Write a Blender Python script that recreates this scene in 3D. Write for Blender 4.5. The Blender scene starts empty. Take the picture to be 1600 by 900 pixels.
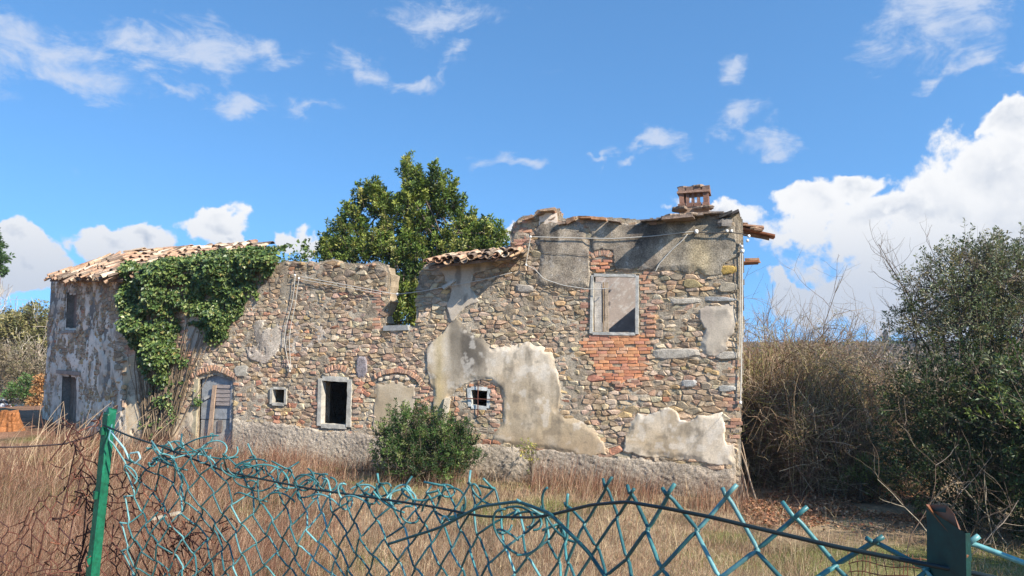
import bpy, math, random
import numpy as np
from mathutils import Vector, Matrix
from mathutils.geometry import tessellate_polygon

random.seed(7)
RNG = np.random.default_rng(7)
scene = bpy.context.scene
COL = scene.collection
R = math.radians

# ------------------------------------------------------------------ camera
FPX, PITCH, EYE = 1130.0, math.atan(105 / 1130.0), 1.6
cam_d = bpy.data.cameras.new('camera')
cam_d.sensor_width = 36.0
cam_d.lens = 36.0 * FPX / 1600.0
cam_d.clip_start, cam_d.clip_end = 0.05, 6000.0
cam = bpy.data.objects.new('camera', cam_d)
COL.objects.link(cam)
cam.location = (0, 0, EYE)
cam.rotation_euler = (math.pi / 2 + PITCH, 0, 0)
scene.camera = cam
scene.view_settings.view_transform = 'Standard'
scene.view_settings.look = 'None'
scene.view_settings.gamma = 1.0
scene.view_settings.exposure = 0.78
try:
    scene.cycles.max_bounces = 6
    scene.cycles.transparent_max_bounces = 6
except Exception:
    pass


def ray(px, py):
    f = FPX
    x, y = (px - 800) / f, (450 - py) / f
    return np.array([x, math.cos(PITCH) - y * math.sin(PITCH), math.sin(PITCH) + y * math.cos(PITCH)])


CAM = np.array([0, 0, EYE])


def at(px, py, D):
    d = ray(px, py)
    return CAM + d * (D / d[1])


class Wall:
    """A vertical plane through two plan points: u runs left to right, v comes out towards the viewer, z is up."""
    def __init__(s, a, b):
        s.o = np.array([a[0], a[1], 0.0])
        d = np.array([b[0] - a[0], b[1] - a[1], 0.0])
        s.len = float(np.linalg.norm(d))
        s.r = d / s.len
        s.n = np.array([s.r[1], -s.r[0], 0.0])

    def px(s, x, y, v=0.0):
        d = ray(x, y)
        o = s.o + v * s.n
        t = np.dot(o - CAM, s.n) / np.dot(d, s.n)
        p = CAM + t * d
        return np.array([np.dot(p - s.o, s.r), p[2]])

    def poly(s, pts, v=0.0):
        return np.array([s.px(x, y, v) for x, y in pts])

    def W(s, u, z, v=0.0):
        u, z, v = np.broadcast_arrays(np.asarray(u, float), np.asarray(z, float), np.asarray(v, float))
        out = s.o + u[..., None] * s.r + v[..., None] * s.n
        out[..., 2] = z
        return out

    def P(s, x, y, v=0.0):
        u, z = s.px(x, y, v)
        return s.W(u, z, v)


PL, PR = at(192, 555, 21.0), at(1152, 555, 15.5)
PE = at(75, 555, 27.4)
FR = Wall(PL, PR)                 # the long front
EN = Wall(PE, PL)                 # the shaded end of the left wing

# ------------------------------------------------------------------ sun and sky
SUN = FR.n * 1.0 + FR.r * 2.35 + np.array([0, 0, 1.85])
SUN = SUN / np.linalg.norm(SUN)
SUN_EL = math.asin(SUN[2])
SUN_AZ = math.atan2(SUN[0], SUN[1])
sd = bpy.data.lights.new('sun', 'SUN')
sd.energy, sd.angle, sd.color = 4.9, R(0.5), (1.0, 0.925, 0.82)
sun = bpy.data.objects.new('sun', sd)
COL.objects.link(sun)
sun.rotation_euler = Vector(SUN).to_track_quat('Z', 'Y').to_euler()

world = bpy.data.worlds.new('World')
scene.world = world
world.use_nodes = True


class NT:
    """Small node-tree helper."""
    def __init__(s, tree):
        s.t = tree

    def n(s, kind, **kw):
        nd = s.t.nodes.new(kind)
        for k, v in kw.items():
            setattr(nd, k, v)
        return nd

    def l(s, a, b):
        s.t.links.new(a, b)

    def set(s, sock, v):
        if hasattr(v, 'is_output'):
            s.l(v, sock)
        else:
            sock.default_value = v

    def math(s, op, a, b=0.0, c=0.0, clamp=False):
        nd = s.n('ShaderNodeMath', operation=op, use_clamp=clamp)
        s.set(nd.inputs[0], a); s.set(nd.inputs[1], b); s.set(nd.inputs[2], c)
        return nd.outputs[0]

    def vmath(s, op, a, b=(0, 0, 0)):
        nd = s.n('ShaderNodeVectorMath', operation=op)
        s.set(nd.inputs[0], a); s.set(nd.inputs[1], b)
        return nd.outputs['Value'] if op in ('DOT_PRODUCT', 'LENGTH') else nd.outputs[0]

    def noise(s, vec, scale, detail=4.0, rough=0.55, dist=0.0):
        nd = s.n('ShaderNodeTexNoise')
        if vec is not None:
            s.l(vec, nd.inputs['Vector'])
        nd.inputs['Scale'].default_value = scale
        nd.inputs['Detail'].default_value = detail
        nd.inputs['Roughness'].default_value = rough
        nd.inputs['Distortion'].default_value = dist
        return nd.outputs[0]

    def step(s, v, lo, hi):
        nd = s.n('ShaderNodeMapRange', interpolation_type='SMOOTHSTEP')
        s.set(nd.inputs[0], v)
        nd.inputs[1].default_value, nd.inputs[2].default_value = lo, hi
        return nd.outputs[0]

    def lin(s, v, lo, hi, a, b):
        nd = s.n('ShaderNodeMapRange')
        s.set(nd.inputs[0], v)
        for i, x in enumerate((lo, hi, a, b)):
            nd.inputs[1 + i].default_value = x
        return nd.outputs[0]

    def mix(s, f, a, b, mode='MIX'):
        nd = s.n('ShaderNodeMix', data_type='RGBA', blend_type=mode)
        s.set(nd.inputs[0], f)
        for k, v in ((6, a), (7, b)):
            if not hasattr(v, 'is_output') and len(v) == 3:
                v = (*v, 1)
            s.set(nd.inputs[k], v)
        return nd.outputs[2]


def build_sky():
    T = NT(world.node_tree)
    world.node_tree.nodes.clear()
    out = T.n('ShaderNodeOutputWorld')
    bg = T.n('ShaderNodeBackground')
    T.l(bg.outputs[0], out.inputs[0])
    STR = 0.128
    bg.inputs[1].default_value = STR
    sky = T.n('ShaderNodeTexSky', sky_type='NISHITA')
    sky.sun_disc = False
    sky.sun_elevation, sky.sun_rotation = SUN_EL, SUN_AZ
    sky.altitude, sky.air_density, sky.dust_density, sky.ozone_density = 200.0, 1.0, 0.1, 3.0
    tc = T.n('ShaderNodeTexCoord')
    d = tc.outputs['Generated']
    T.l(T.vmath('NORMALIZE', T.vmath('ADD', d, (0, 0, 0.23))), sky.inputs[0])
    nz = T.noise(d, 9.0, 8.0, 0.62, 0.15)
    nb = T.noise(d, 26.0, 6.0, 0.6, 0.25)
    # the same field looked up a little towards the sun: the difference models the lit and the far side of each billow
    off = T.vmath('ADD', d, tuple(float(x) for x in (SUN[0] * 0.012, SUN[1] * 0.012, 0.016)))
    nz2 = T.noise(off, 9.0, 8.0, 0.62, 0.15)
    # cumulus banks and thin wisps, by direction: x, y, half width, half height (degrees/20ish), strength
    cumulus = [(1400, 345, 200, 66), (1560, 270, 100, 78), (1500, 400, 230, 66), (1280, 312, 72, 44), (1590, 205, 50, 34), (1350, 290, 60, 34),
               (1235, 442, 50, 22), (1125, 334, 60, 24), (1300, 458, 100, 44), (1450, 480, 200, 56), (1700, 330, 260, 150),
               (190, 372, 80, 36), (235, 360, 30, 30), (335, 352, 46, 32), (345, 378, 26, 24), (25, 390, 65, 36), (60, 440, 120, 40), (485, 372, 46, 34),
               (800, 375, 14, 18), (-150, 400, 160, 70), (2100, 300, 300, 120), (-500, 380, 200, 60), (-900, 300, 300, 110), (2700, 330, 400, 90)]
    wisps = [(60, 55, 120, 45), (110, 95, 100, 35), (190, 30, 60, 30), (320, 70, 75, 40), (425, 80, 40, 30), (230, 95, 60, 26), (280, 132, 48, 18),
             (570, 95, 55, 26), (630, 108, 46, 20), (712, 88, 36, 28), (700, 20, 85, 24), (395, 168, 48, 18), (475, 175, 30, 17), (1465, 35, 90, 60), (1510, 5, 70, 30), (1520, 118, 36, 17), (1145, 180, 34, 24), (1220, 213, 38, 22),
             (1040, 232, 36, 17), (958, 246, 32, 11), (1000, 262, 20, 10), (1120, 125, 22, 15), (1590, 125, 20, 12), (790, 252, 40, 14), (-200, 60, 160, 60), (1900, 80, 180, 70), (1465, 132, 20, 12)]

    def blobs(lst):
        m = None
        for x, y, rx, ry in lst:
            c = ray(x, y); c /= np.linalg.norm(c)
            ex = np.cross(c, (0, 0, 1)); ex /= np.linalg.norm(ex)
            ey = np.cross(ex, c)
            sc = 1.0 / np.linalg.norm(ray(x, y))
            a = T.vmath('DOT_PRODUCT', d, tuple(float(q) for q in ex * FPX / (rx * sc)))
            b = T.vmath('DOT_PRODUCT', d, tuple(float(q) for q in ey * FPX / (ry * sc)))
            g = T.vmath('DOT_PRODUCT', d, tuple(float(q) for q in c))
            r = T.math('SQRT', T.math('ADD', T.math('MULTIPLY', a, a), T.math('MULTIPLY', b, b)))
            f = T.math('SUBTRACT', 1.0, r)
            f = T.math('ADD', f, T.math('MULTIPLY', T.math('LESS_THAN', g, 0.0), -9.0))
            f = T.math('MAXIMUM', f, -1.0)
            m = f if m is None else T.math('SMOOTH_MAX', m, f, 0.18)
        return m

    d0 = d

    def warp(v, sc, amp):
        nd = T.n('ShaderNodeTexNoise'); T.l(v, nd.inputs['Vector']); nd.inputs['Scale'].default_value = sc; nd.inputs['Detail'].default_value = 5.0
        o = T.vmath('SUBTRACT', nd.outputs['Color'], (0.5, 0.5, 0.5))
        return T.vmath('ADD', v, T.vmath('MULTIPLY', o, (amp, amp, amp)))
    d = warp(warp(d0, 7.0, 0.13), 24.0, 0.06)
    cm = blobs(cumulus)
    wm = blobs(wisps)
    cn = T.math('ADD', T.math('MULTIPLY', T.math('SUBTRACT', nz, 0.5), 1.9), T.math('MULTIPLY', T.math('SUBTRACT', nb, 0.5), 0.8))
    cd = T.math('ADD', cm, cn)
    cd2 = T.math('ADD', cm, T.math('MULTIPLY', T.math('SUBTRACT', nz2, 0.5), 1.9))
    cmask = T.step(cd, -0.03, 0.26)
    sv = T.vmath('MULTIPLY', d0, (1.0, 1.0, 2.2))
    nw = T.noise(sv, 14.0, 8.0, 0.68, 0.6)
    wd = T.math('ADD', wm, T.math('ADD', T.math('MULTIPLY', T.math('SUBTRACT', nw, 0.5), 3.6), T.math('MULTIPLY', T.math('SUBTRACT', nb, 0.5), 1.2)))
    wmask = T.math('MULTIPLY', T.step(wd, -0.3, 1.15), 0.82)
    lit = T.lin(T.math('SUBTRACT', cd, cd2), -0.22, 0.28, 0.0, 1.0)
    thick = T.step(cd, 0.25, 1.05)
    sep = T.n('ShaderNodeSeparateXYZ'); T.l(d0, sep.inputs[0])
    low = T.step(T.math('MULTIPLY', sep.outputs[2], -1.0), -0.21, -0.06)
    shade = T.math('MULTIPLY', thick, T.math('SUBTRACT', 1.05, lit), clamp=True)
    shade = T.math('MAXIMUM', shade, T.math('MULTIPLY', low, 0.7))
    k = 1.0 / STR / 2 ** scene.view_settings.exposure
    white, grey = (0.97 * k, 0.98 * k, 1.0 * k), (0.46 * k, 0.54 * k, 0.68 * k)
    ccol = T.mix(shade, white, grey)
    base = T.mix(1.0, sky.outputs[0], SKY_TINT, 'MULTIPLY')
    c1 = T.mix(wmask, base, (0.66 * k, 0.74 * k, 0.90 * k))
    c2 = T.mix(cmask, c1, ccol)
    T.l(c2, bg.inputs[0])


SKY_TINT = (0.74, 1.10, 1.24)
build_sky()


# ------------------------------------------------------------------ helpers
def S(r, g, b, k=1.0):
    """0-255 display colour to linear reflectance."""
    def f(c):
        c /= 255.0
        return c / 12.92 if c <= 0.04045 else ((c + 0.055) / 1.055) ** 2.4
    return np.array([f(r), f(g), f(b)]) * k


def hash2(ix, iy, seed):
    h = (ix.astype(np.int64) * 374761393 + iy.astype(np.int64) * 668265263 + seed * 974711) & 0x7fffffff
    h = ((h ^ (h >> 13)) * 1274126177) & 0x7fffffff
    return ((h ^ (h >> 16)) & 0xffff) / 65535.0


def vnoise(x, y, seed=0):
    x = np.asarray(x, float); y = np.asarray(y, float)
    ix, iy = np.floor(x), np.floor(y)
    fx, fy = x - ix, y - iy
    fx = fx * fx * (3 - 2 * fx); fy = fy * fy * (3 - 2 * fy)
    a, b = hash2(ix, iy, seed), hash2(ix + 1, iy, seed)
    c, d = hash2(ix, iy + 1, seed), hash2(ix + 1, iy + 1, seed)
    return (a * (1 - fx) + b * fx) * (1 - fy) + (c * (1 - fx) + d * fx) * fy


def fbm(x, y, scale=1.0, octv=4, seed=0, gain=0.5):
    """0..1, mean 0.5"""
    s, amp, tot = 0.0, 1.0, 0.0
    for i in range(octv):
        s = s + amp * vnoise(np.asarray(x) * scale + 17.3 * i, np.asarray(y) * scale - 9.1 * i, seed + i)
        tot += amp; amp *= gain; scale *= 2.03
    return s / tot


def smooth(x, a, b):
    t = np.clip((np.asarray(x, float) - a) / (b - a), 0, 1)
    return t * t * (3 - 2 * t)


def inside(poly, u, z):
    u = np.asarray(u, float); z = np.asarray(z, float)
    r = np.zeros(np.broadcast(u, z).shape, bool)
    n = len(poly)
    for i in range(n):
        x0, y0 = poly[i]; x1, y1 = poly[(i + 1) % n]
        c = (y0 > z) != (y1 > z)
        with np.errstate(divide='ignore', invalid='ignore'):
            r ^= c & (u < (x1 - x0) * (z - y0) / (y1 - y0 if y1 != y0 else 1e-9) + x0)
    return r


def sdf(poly, u, z):
    """positive inside"""
    d = np.full(np.shape(u), 1e9)
    n = len(poly)
    for i in range(n):
        a, b = poly[i], poly[(i + 1) % n]
        e = b - a
        wu, wz = u - a[0], z - a[1]
        t = np.clip((wu * e[0] + wz * e[1]) / max(e @ e, 1e-9), 0, 1)
        d = np.minimum(d, np.hypot(wu - t * e[0], wz - t * e[1]))
    return np.where(inside(poly, u, z), d, -d)


def mesh(name, V, faces, col=None, smooth_=False, mat=None):
    """faces: list of int arrays (n,3)/(n,4), or a python list of index lists."""
    me = bpy.data.meshes.new(name)
    V = np.asarray(V, np.float32).reshape(-1, 3)
    groups = []
    if len(faces) and isinstance(faces[0], np.ndarray) and faces[0].ndim == 2:
        groups = [np.asarray(f, np.int32) for f in faces if len(f)]
        idx = np.concatenate([g.ravel() for g in groups])
        cnt = np.concatenate([np.full(len(g), g.shape[1], np.int32) for g in groups])
    else:
        idx = np.array([i for f in faces for i in f], np.int32)
        cnt = np.array([len(f) for f in faces], np.int32)
    st = np.concatenate([[0], np.cumsum(cnt)[:-1]]).astype(np.int32)
    me.vertices.add(len(V)); me.vertices.foreach_set('co', V.ravel())
    me.loops.add(len(idx)); me.loops.foreach_set('vertex_index', idx)
    me.polygons.add(len(cnt)); me.polygons.foreach_set('loop_start', st)
    try:
        me.polygons.foreach_set('loop_total', cnt)
    except Exception:
        pass
    if col is not None:
        c = np.asarray(col, np.float32)
        if c.ndim == 1:
            c = np.tile(c, (len(V), 1))
        at_ = me.attributes.new('col', 'FLOAT_COLOR', 'POINT')
        at_.data.foreach_set('color', np.concatenate([c, np.ones((len(c), 1), np.float32)], 1).astype(np.float32).ravel())
    me.polygons.foreach_set('use_smooth', np.full(len(cnt), smooth_, bool))
    me.update(calc_edges=True)
    me.validate()
    if mat:
        me.materials.append(mat)
    return me


def link(name, me, parent=None, loc=None, kind=None):
    o = bpy.data.objects.new(name, me)
    COL.objects.link(o)
    if parent is not None:
        o.parent = parent
    if loc is not None:
        o.location = loc
    if kind:
        o['kind'] = kind
    return o


def tag(o, label, cat, group=None):
    o['label'] = label; o['category'] = cat
    if group:
        o['group'] = group
    return o


def thing(name, label, cat, loc=(0, 0, 0), group=None):
    o = bpy.data.objects.new(name, None)
    COL.objects.link(o)
    o.location = loc
    o.empty_display_size = 0.3
    return tag(o, label, cat, group)


class MB:
    """collects pieces and makes one mesh"""
    def __init__(s):
        s.V, s.F, s.C, s.n = [], {}, [], 0

    def add(s, V, faces, col):
        V = np.asarray(V, float).reshape(-1, 3)
        for f in faces:
            f = np.asarray(f)
            if f.ndim == 1:
                f = f[None]
            if len(f):
                s.F.setdefault(f.shape[1], []).append(f + s.n)
        c = np.asarray(col, float)
        s.C.append(np.tile(c, (len(V), 1)) if c.ndim == 1 else c)
        s.V.append(V); s.n += len(V)

    def build(s, name, mat, org=(0, 0, 0), smooth_=False):
        V = np.concatenate(s.V) - np.asarray(org)
        return mesh(name, V, [np.concatenate(f) for f in s.F.values()], np.concatenate(s.C), smooth_, mat)


def tubes(P, Rr, k=4, cap=False):
    """P (M,n,3), Rr (M,n): tubes of k sides; returns V, quads"""
    P = np.asarray(P, float); Rr = np.asarray(Rr, float)
    M, n, _ = P.shape
    t = np.gradient(P, axis=1)
    t /= np.linalg.norm(t, axis=2, keepdims=True) + 1e-9
    ref = np.where(np.abs(t[..., 2:3]) > 0.85, np.array([1.0, 0.13, 0]), np.array([0.0, 0.1, 1.0]))
    # one reference per tube so that the frame does not flip along it
    mean = np.abs(P[:, -1] - P[:, 0])
    vert = (mean[:, 2] > np.hypot(mean[:, 0], mean[:, 1]))[:, None, None]
    ref = np.where(vert, np.array([0.94, 0.33, 0.0]), np.array([0.05, 0.1, 1.0])) + 0 * ref
    a = np.cross(t, ref); a /= np.linalg.norm(a, axis=2, keepdims=True) + 1e-9
    b = np.cross(t, a)
    th = np.arange(k) * 2 * math.pi / k
    V = P[:, :, None] + Rr[:, :, None, None] * (a[:, :, None] * np.cos(th)[:, None] + b[:, :, None] * np.sin(th)[:, None])
    base = (np.arange(M) * n * k)[:, None, None]
    i = (np.arange(n - 1) * k)[None, :, None]
    j = np.arange(k)[None, None, :]
    j2 = (j + 1) % k
    q = np.stack([base + i + j, base + i + j2, base + i + k + j2, base + i + k + j], -1).reshape(-1, 4)
    return V.reshape(-1, 3), q


def tube_piece(pts, r, k=6):
    pts = np.asarray(pts, float)
    rr = np.full(len(pts), r) if np.isscalar(r) else np.asarray(r)
    V, q = tubes(pts[None], rr[None], k)
    n = len(V)
    V = np.concatenate([V, pts[:1], pts[-1:]])
    j = np.arange(k); j2 = (j + 1) % k
    c0 = np.stack([np.full(k, n), j2, j], 1)
    c1 = np.stack([np.full(k, n + 1), n - k + j, n - k + j2], 1)
    return V, [q, c0, c1]


def box_piece(c, a, b, d):
    """centre and three half-extent vectors"""
    c, a, b, d = (np.asarray(x, float) for x in (c, a, b, d))
    V = [c + sx * a + sy * b + sz * d for sx in (-1, 1) for sy in (-1, 1) for sz in (-1, 1)]
    q = np.array([[0, 1, 3, 2], [4, 6, 7, 5], [0, 4, 5, 1], [2, 3, 7, 6], [0, 2, 6, 4], [1, 5, 7, 3]])
    # orientation: flip when the frame is left handed
    if np.dot(np.cross(a, b), d) < 0:
        q = q[:, ::-1]
    return np.array(V), [q]


CUBE_S = None


def rock_piece(c, sx, sy, sz, rot=0.0, rough=0.16, flat=0.0):
    """a worn stone: a 26-vertex rounded box, 48 triangles"""
    global CUBE_S
    if CUBE_S is None:
        g = [(x, y, z) for x in (-1, 0, 1) for y in (-1, 0, 1) for z in (-1, 0, 1)]
        ix = {p: i for i, p in enumerate(p for p in g if p != (0, 0, 0))}
        V = np.array([p for p in g if p != (0, 0, 0)], float)
        F = []
        for ax in range(3):
            o1, o2 = [q for q in range(3) if q != ax]
            for s in (-1, 1):
                for i in (-1, 0):
                    for j in (-1, 0):
                        q = []
                        for (di, dj) in ((0, 0), (1, 0), (1, 1), (0, 1)):
                            p = [0, 0, 0]; p[ax] = s; p[o1] = i + di; p[o2] = j + dj
                            q.append(ix[tuple(p)])
                        nrm = np.zeros(3); nrm[ax] = s
                        e = np.cross(V[q[1]] - V[q[0]], V[q[3]] - V[q[0]])
                        F.append(q if np.dot(e, nrm) > 0 else q[::-1])
        L = np.linalg.norm(V, axis=1, keepdims=True)
        V = V / L ** 0.55
        CUBE_S = (V, np.array(F))
    V, F = CUBE_S
    V = V * (1 + RNG.uniform(-rough, rough, V.shape)) * np.array([sx, sy, sz]) * 0.62
    c_, s_ = math.cos(rot), math.sin(rot)
    V = V @ np.array([[c_, s_, 0], [-s_, c_, 0], [0, 0, 1]])
    return V + np.asarray(c), [F]


def leaves_piece(C, A, N, ln, wd, fold=0.18):
    """bent diamond leaves: centre of base C, axis A, normal N"""
    A = A / (np.linalg.norm(A, axis=1, keepdims=True) + 1e-9)
    B = np.cross(N, A); B /= np.linalg.norm(B, axis=1, keepdims=True) + 1e-9
    N2 = np.cross(A, B)
    ln = np.asarray(ln)[:, None]; wd = np.asarray(wd)[:, None]
    mid = C + A * ln * 0.45
    V = np.stack([C, mid + B * wd * 0.5 + N2 * wd * fold, C + A * ln - N2 * ln * 0.12, mid - B * wd * 0.5 + N2 * wd * fold], 1)
    i = (np.arange(len(C)) * 4)[:, None]
    T_ = np.concatenate([i + np.array([0, 1, 2]), i + np.array([0, 2, 3])])
    return V.reshape(-1, 3), T_


def rdir(n):
    v = RNG.normal(size=(n, 3))
    return v / np.linalg.norm(v, axis=1, keepdims=True)


def pick(pal, n, w=None, jit=0.12):
    """n colours out of a palette with brightness jitter"""
    pal = np.asarray(pal)
    i = RNG.choice(len(pal), n, p=None if w is None else np.asarray(w) / np.sum(w))
    return pal[i] * (1 + RNG.uniform(-jit, jit, (n, 1))) * (1 + RNG.uniform(-0.04, 0.04, (n, 3)))


# ------------------------------------------------------------------ materials
def amat(name, rough=0.85, n1=(6.0, 0.25), n2=(60.0, 0.2), bump=(40.0, 0.3, 0.01), spec=0.3, transl=0.0, color=None, coat=0.0, metal=0.0, bump2=None):
    """colour from the 'col' attribute (or a fixed one), broken up by two noises, with relief"""
    m = bpy.data.materials.new(name)
    m.use_nodes = True
    T = NT(m.node_tree)
    bs = m.node_tree.nodes['Principled BSDF']
    geo = T.n('ShaderNodeTexCoord')
    oc = geo.outputs['Object']
    if color is None:
        a = T.n('ShaderNodeAttribute', attribute_name='col')
        c = a.outputs['Color']
    else:
        rgb = T.n('ShaderNodeRGB'); rgb.outputs[0].default_value = (*color, 1); c = rgb.outputs[0]
    if n1:
        f = T.lin(T.noise(oc, n1[0], 5, 0.6), 0.3, 0.7, 1 - n1[1], 1 + n1[1])
        if n2:
            f = T.math('MULTIPLY', f, T.lin(T.noise(oc, n2[0], 3, 0.6), 0.3, 0.7, 1 - n2[1], 1 + n2[1]))
        cmb = T.n('ShaderNodeCombineColor')
        for i in range(3):
            T.l(f, cmb.inputs[i])
        c = T.mix(1.0, c, cmb.outputs[0], 'MULTIPLY')
    T.l(c, bs.inputs['Base Color'])
    bs.inputs['Roughness'].default_value = rough
    bs.inputs['Specular IOR Level'].default_value = spec
    bs.inputs['Metallic'].default_value = metal
    if coat:
        bs.inputs['Coat Weight'].default_value = coat
    if bump:
        h = T.noise(oc, bump[0], 6, 0.65)
        if bump2:
            h = T.math('ADD', h, T.math('MULTIPLY', T.noise(oc, bump2[0], 3, 0.6), bump2[1]))
        b = T.n('ShaderNodeBump')
        b.inputs['Strength'].default_value = bump[1]
        b.inputs['Distance'].default_value = bump[2]
        T.l(h, b.inputs['Height'])
        T.l(b.outputs[0], bs.inputs['Normal'])
    if transl:
        tr = T.n('ShaderNodeBsdfTranslucent')
        c2 = T.mix(1.0, c, (1.25, 1.3, 0.55), 'MULTIPLY')
        T.l(c2, tr.inputs[0])
        mx = T.n('ShaderNodeMixShader'); mx.inputs[0].default_value = transl
        T.l(bs.outputs[0], mx.inputs[1]); T.l(tr.outputs[0], mx.inputs[2])
        T.l(mx.outputs[0], m.node_tree.nodes['Material Output'].inputs[0])
    return m


M_stone = amat('stone', 0.92, (9, 0.30), (55, 0.35), (38, 0.9, 0.02), 0.2)
M_mortar = amat('mortar', 0.95, (3, 0.3), (40, 0.35), (30, 1.0, 0.03), 0.15)
M_plaster = amat('plaster', 0.93, (2.2, 0.16), (34, 0.14), (26, 0.35, 0.012), 0.15)
M_oldplaster = amat('weathered_plaster', 0.95, (3.0, 0.38), (42, 0.55), (34, 0.7, 0.015), 0.15)
M_rough = amat('roughcast', 0.95, (1.6, 0.22), (45, 0.45), (42, 1.0, 0.03), 0.12)
M_brick = amat('brick', 0.9, (10, 0.25), (60, 0.3), (50, 0.7, 0.012), 0.2)
M_tile = amat('clay_tile', 0.9, (9, 0.4), (40, 0.4), (45, 0.5, 0.01), 0.2)
M_wood = amat('old_wood', 0.85, (5, 0.3), (50, 0.35), (60, 0.5, 0.008), 0.2)
M_frame = amat('worn_paint', 0.8, (7, 0.28), (50, 0.25), (50, 0.4, 0.006), 0.25)
M_green = amat('green_enamel', 0.5, (16, 0.38), (120, 0.3), (30, 0.12, 0.004), 0.5)
M_wire = amat('plastic_coated_wire', 0.42, (30, 0.35), (160, 0.22), (120, 0.25, 0.0012), 0.45)
M_black = amat('black_wire', 0.45, (20, 0.2), None, None, 0.4)
M_rust = amat('rusty_wire', 0.85, (40, 0.4), (160, 0.3), (200, 0.4, 0.001), 0.2)
M_cable = amat('cable', 0.6, (8, 0.15), None, None, 0.35)
M_leaf = amat('leaf', 0.5, (1.2, 0.18), None, None, 0.4, transl=0.16)
M_ivy = amat('ivy_leaf', 0.42, (1.0, 0.15), None, None, 0.45, transl=0.10)
M_bark = amat('bark', 0.92, (8, 0.3), (60, 0.3), (40, 0.6, 0.01), 0.15)
M_grass = amat('grass', 0.8, (0.6, 0.2), None, None, 0.2, transl=0.18)
M_dry = amat('dead_leaf', 0.8, (3, 0.25), None, None, 0.2, transl=0.1)
M_soil = amat('soil', 0.95, (0.9, 0.3), (16, 0.4), (14, 0.8, 0.05), 0.1)
M_hill = amat('hill_vegetation', 0.95, (0.05, 0.3), (0.5, 0.35), None, 0.1)
M_glass = amat('dark_glass', 0.08, None, None, None, 0.6, color=(0.02, 0.025, 0.03))
M_carpaint = amat('white_car_paint', 0.25, (3, 0.05), None, None, 0.5, coat=0.5)
# ------------------------------------------------------------------ terrain
def gz(x, y):
    x = np.asarray(x, float); y = np.asarray(y, float)
    pl = -1.497 - 0.02355 * x + 0.011 * y
    far = smooth(np.hypot(x, y), 32, 70)
    pl = np.where(True, pl * (1 - far) + far * (-1.5 - 0.004 * x), pl)
    pl = pl - 1.25 * np.exp(-(((x + 30) / 7) ** 2 + ((y - 42) / 6) ** 2))
    s = smooth(y, 0.6, 13.0)
    z = pl * s + 0.0 * (1 - s)
    z = z + (fbm(x, y, 0.5, 3, 11) - 0.5) * 0.16 * smooth(y, 2.0, 5.0) + (fbm(x, y, 2.2, 2, 12) - 0.5) * 0.05
    return z


def gzf(x, y):
    return float(gz(np.array([x]), np.array([y]))[0])


def build_ground():
    rr = np.concatenate([np.linspace(0.2, 12, 70), np.geomspace(12.2, 80, 110)])
    th = np.linspace(0, 2 * math.pi, 361)[:-1]
    Rg, Tg = np.meshgrid(rr, th, indexing='ij')
    X, Y = Rg * np.sin(Tg), Rg * np.cos(Tg)
    Z = gz(X, Y)
    n, m = X.shape
    V = np.stack([X, Y, Z], -1).reshape(-1, 3)
    i = np.arange(n - 1)[:, None] * m; j = np.arange(m)[None, :]; j2 = (j + 1) % m
    q = np.stack([i + j, i + m + j, i + m + j2, i + j2], -1).reshape(-1, 4)[:, ::-1]
    V = np.concatenate([V, [[0, 0, gzf(0, 0)]]])
    c = len(V) - 1
    t = np.stack([np.full(m, c), np.arange(m), (np.arange(m) + 1) % m], 1)[:, ::-1]
    n1 = fbm(V[:, 0], V[:, 1], 0.35, 4, 3)[:, None]; n2 = fbm(V[:, 0], V[:, 1], 1.6, 3, 5)[:, None]
    dry, red, green, earth = S(158, 136, 108), S(140, 106, 84), S(112, 118, 62), S(96, 80, 62)
    left = smooth(-V[:, 0], 1, 9)[:, None]
    c0 = dry * (1 - left) + red * left
    c0 = c0 * (1 - smooth(n2, 0.45, 0.75)) + earth * smooth(n2, 0.45, 0.75)
    gmask = smooth(n1 + 0.22 * smooth(V[:, 0], 1.5, 4.5)[:, None] * smooth(-V[:, 1], -13, -9)[:, None], 0.56, 0.70)
    c0 = c0 * (1 - 0.8 * gmask) + green * 0.8 * gmask
    me = mesh('ground', V, [q, t], c0, True, M_soil)
    link('ground', me, kind='structure')


build_ground()


def hill_z(x, y):
    r = np.hypot(x, y)
    s = smooth(r, 75, 520)
    base = -1.9 + s * (6.8 + 1.4 * np.sin(x * 0.006 + 1.2) + 2.4 * (fbm(x, y, 0.006, 3, 31) - 0.5))
    return base + smooth(r, 600, 1200) * -30 + (fbm(x, y, 0.09, 3, 33) - 0.5) * 1.8 * smooth(r, 90, 200)


def build_hills():
    rr = np.geomspace(74, 900, 110)
    th = np.linspace(0, 2 * math.pi, 721)[:-1]
    Rg, Tg = np.meshgrid(rr, th, indexing='ij')
    X, Y = Rg * np.sin(Tg), Rg * np.cos(Tg)
    Z = hill_z(X, Y)
    n, m = X.shape
    V = np.stack([X, Y, Z], -1).reshape(-1, 3)
    i = np.arange(n - 1)[:, None] * m; j = np.arange(m)[None, :]; j2 = (j + 1) % m
    q = np.stack([i + j, i + m + j, i + m + j2, i + j2], -1).reshape(-1, 4)[:, ::-1]
    n1 = fbm(V[:, 0], V[:, 1], 0.03, 4, 3)[:, None]
    far = smooth(np.hypot(V[:, 0], V[:, 1]), 160, 420)[:, None]
    c = S(104, 92, 74) * (1 - smooth(n1, 0.4, 0.62)) + S(76, 84, 58) * smooth(n1, 0.4, 0.62)
    link('hills', mesh('hills', V, [q], c, True, M_hill), kind='structure')


build_hills()

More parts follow.
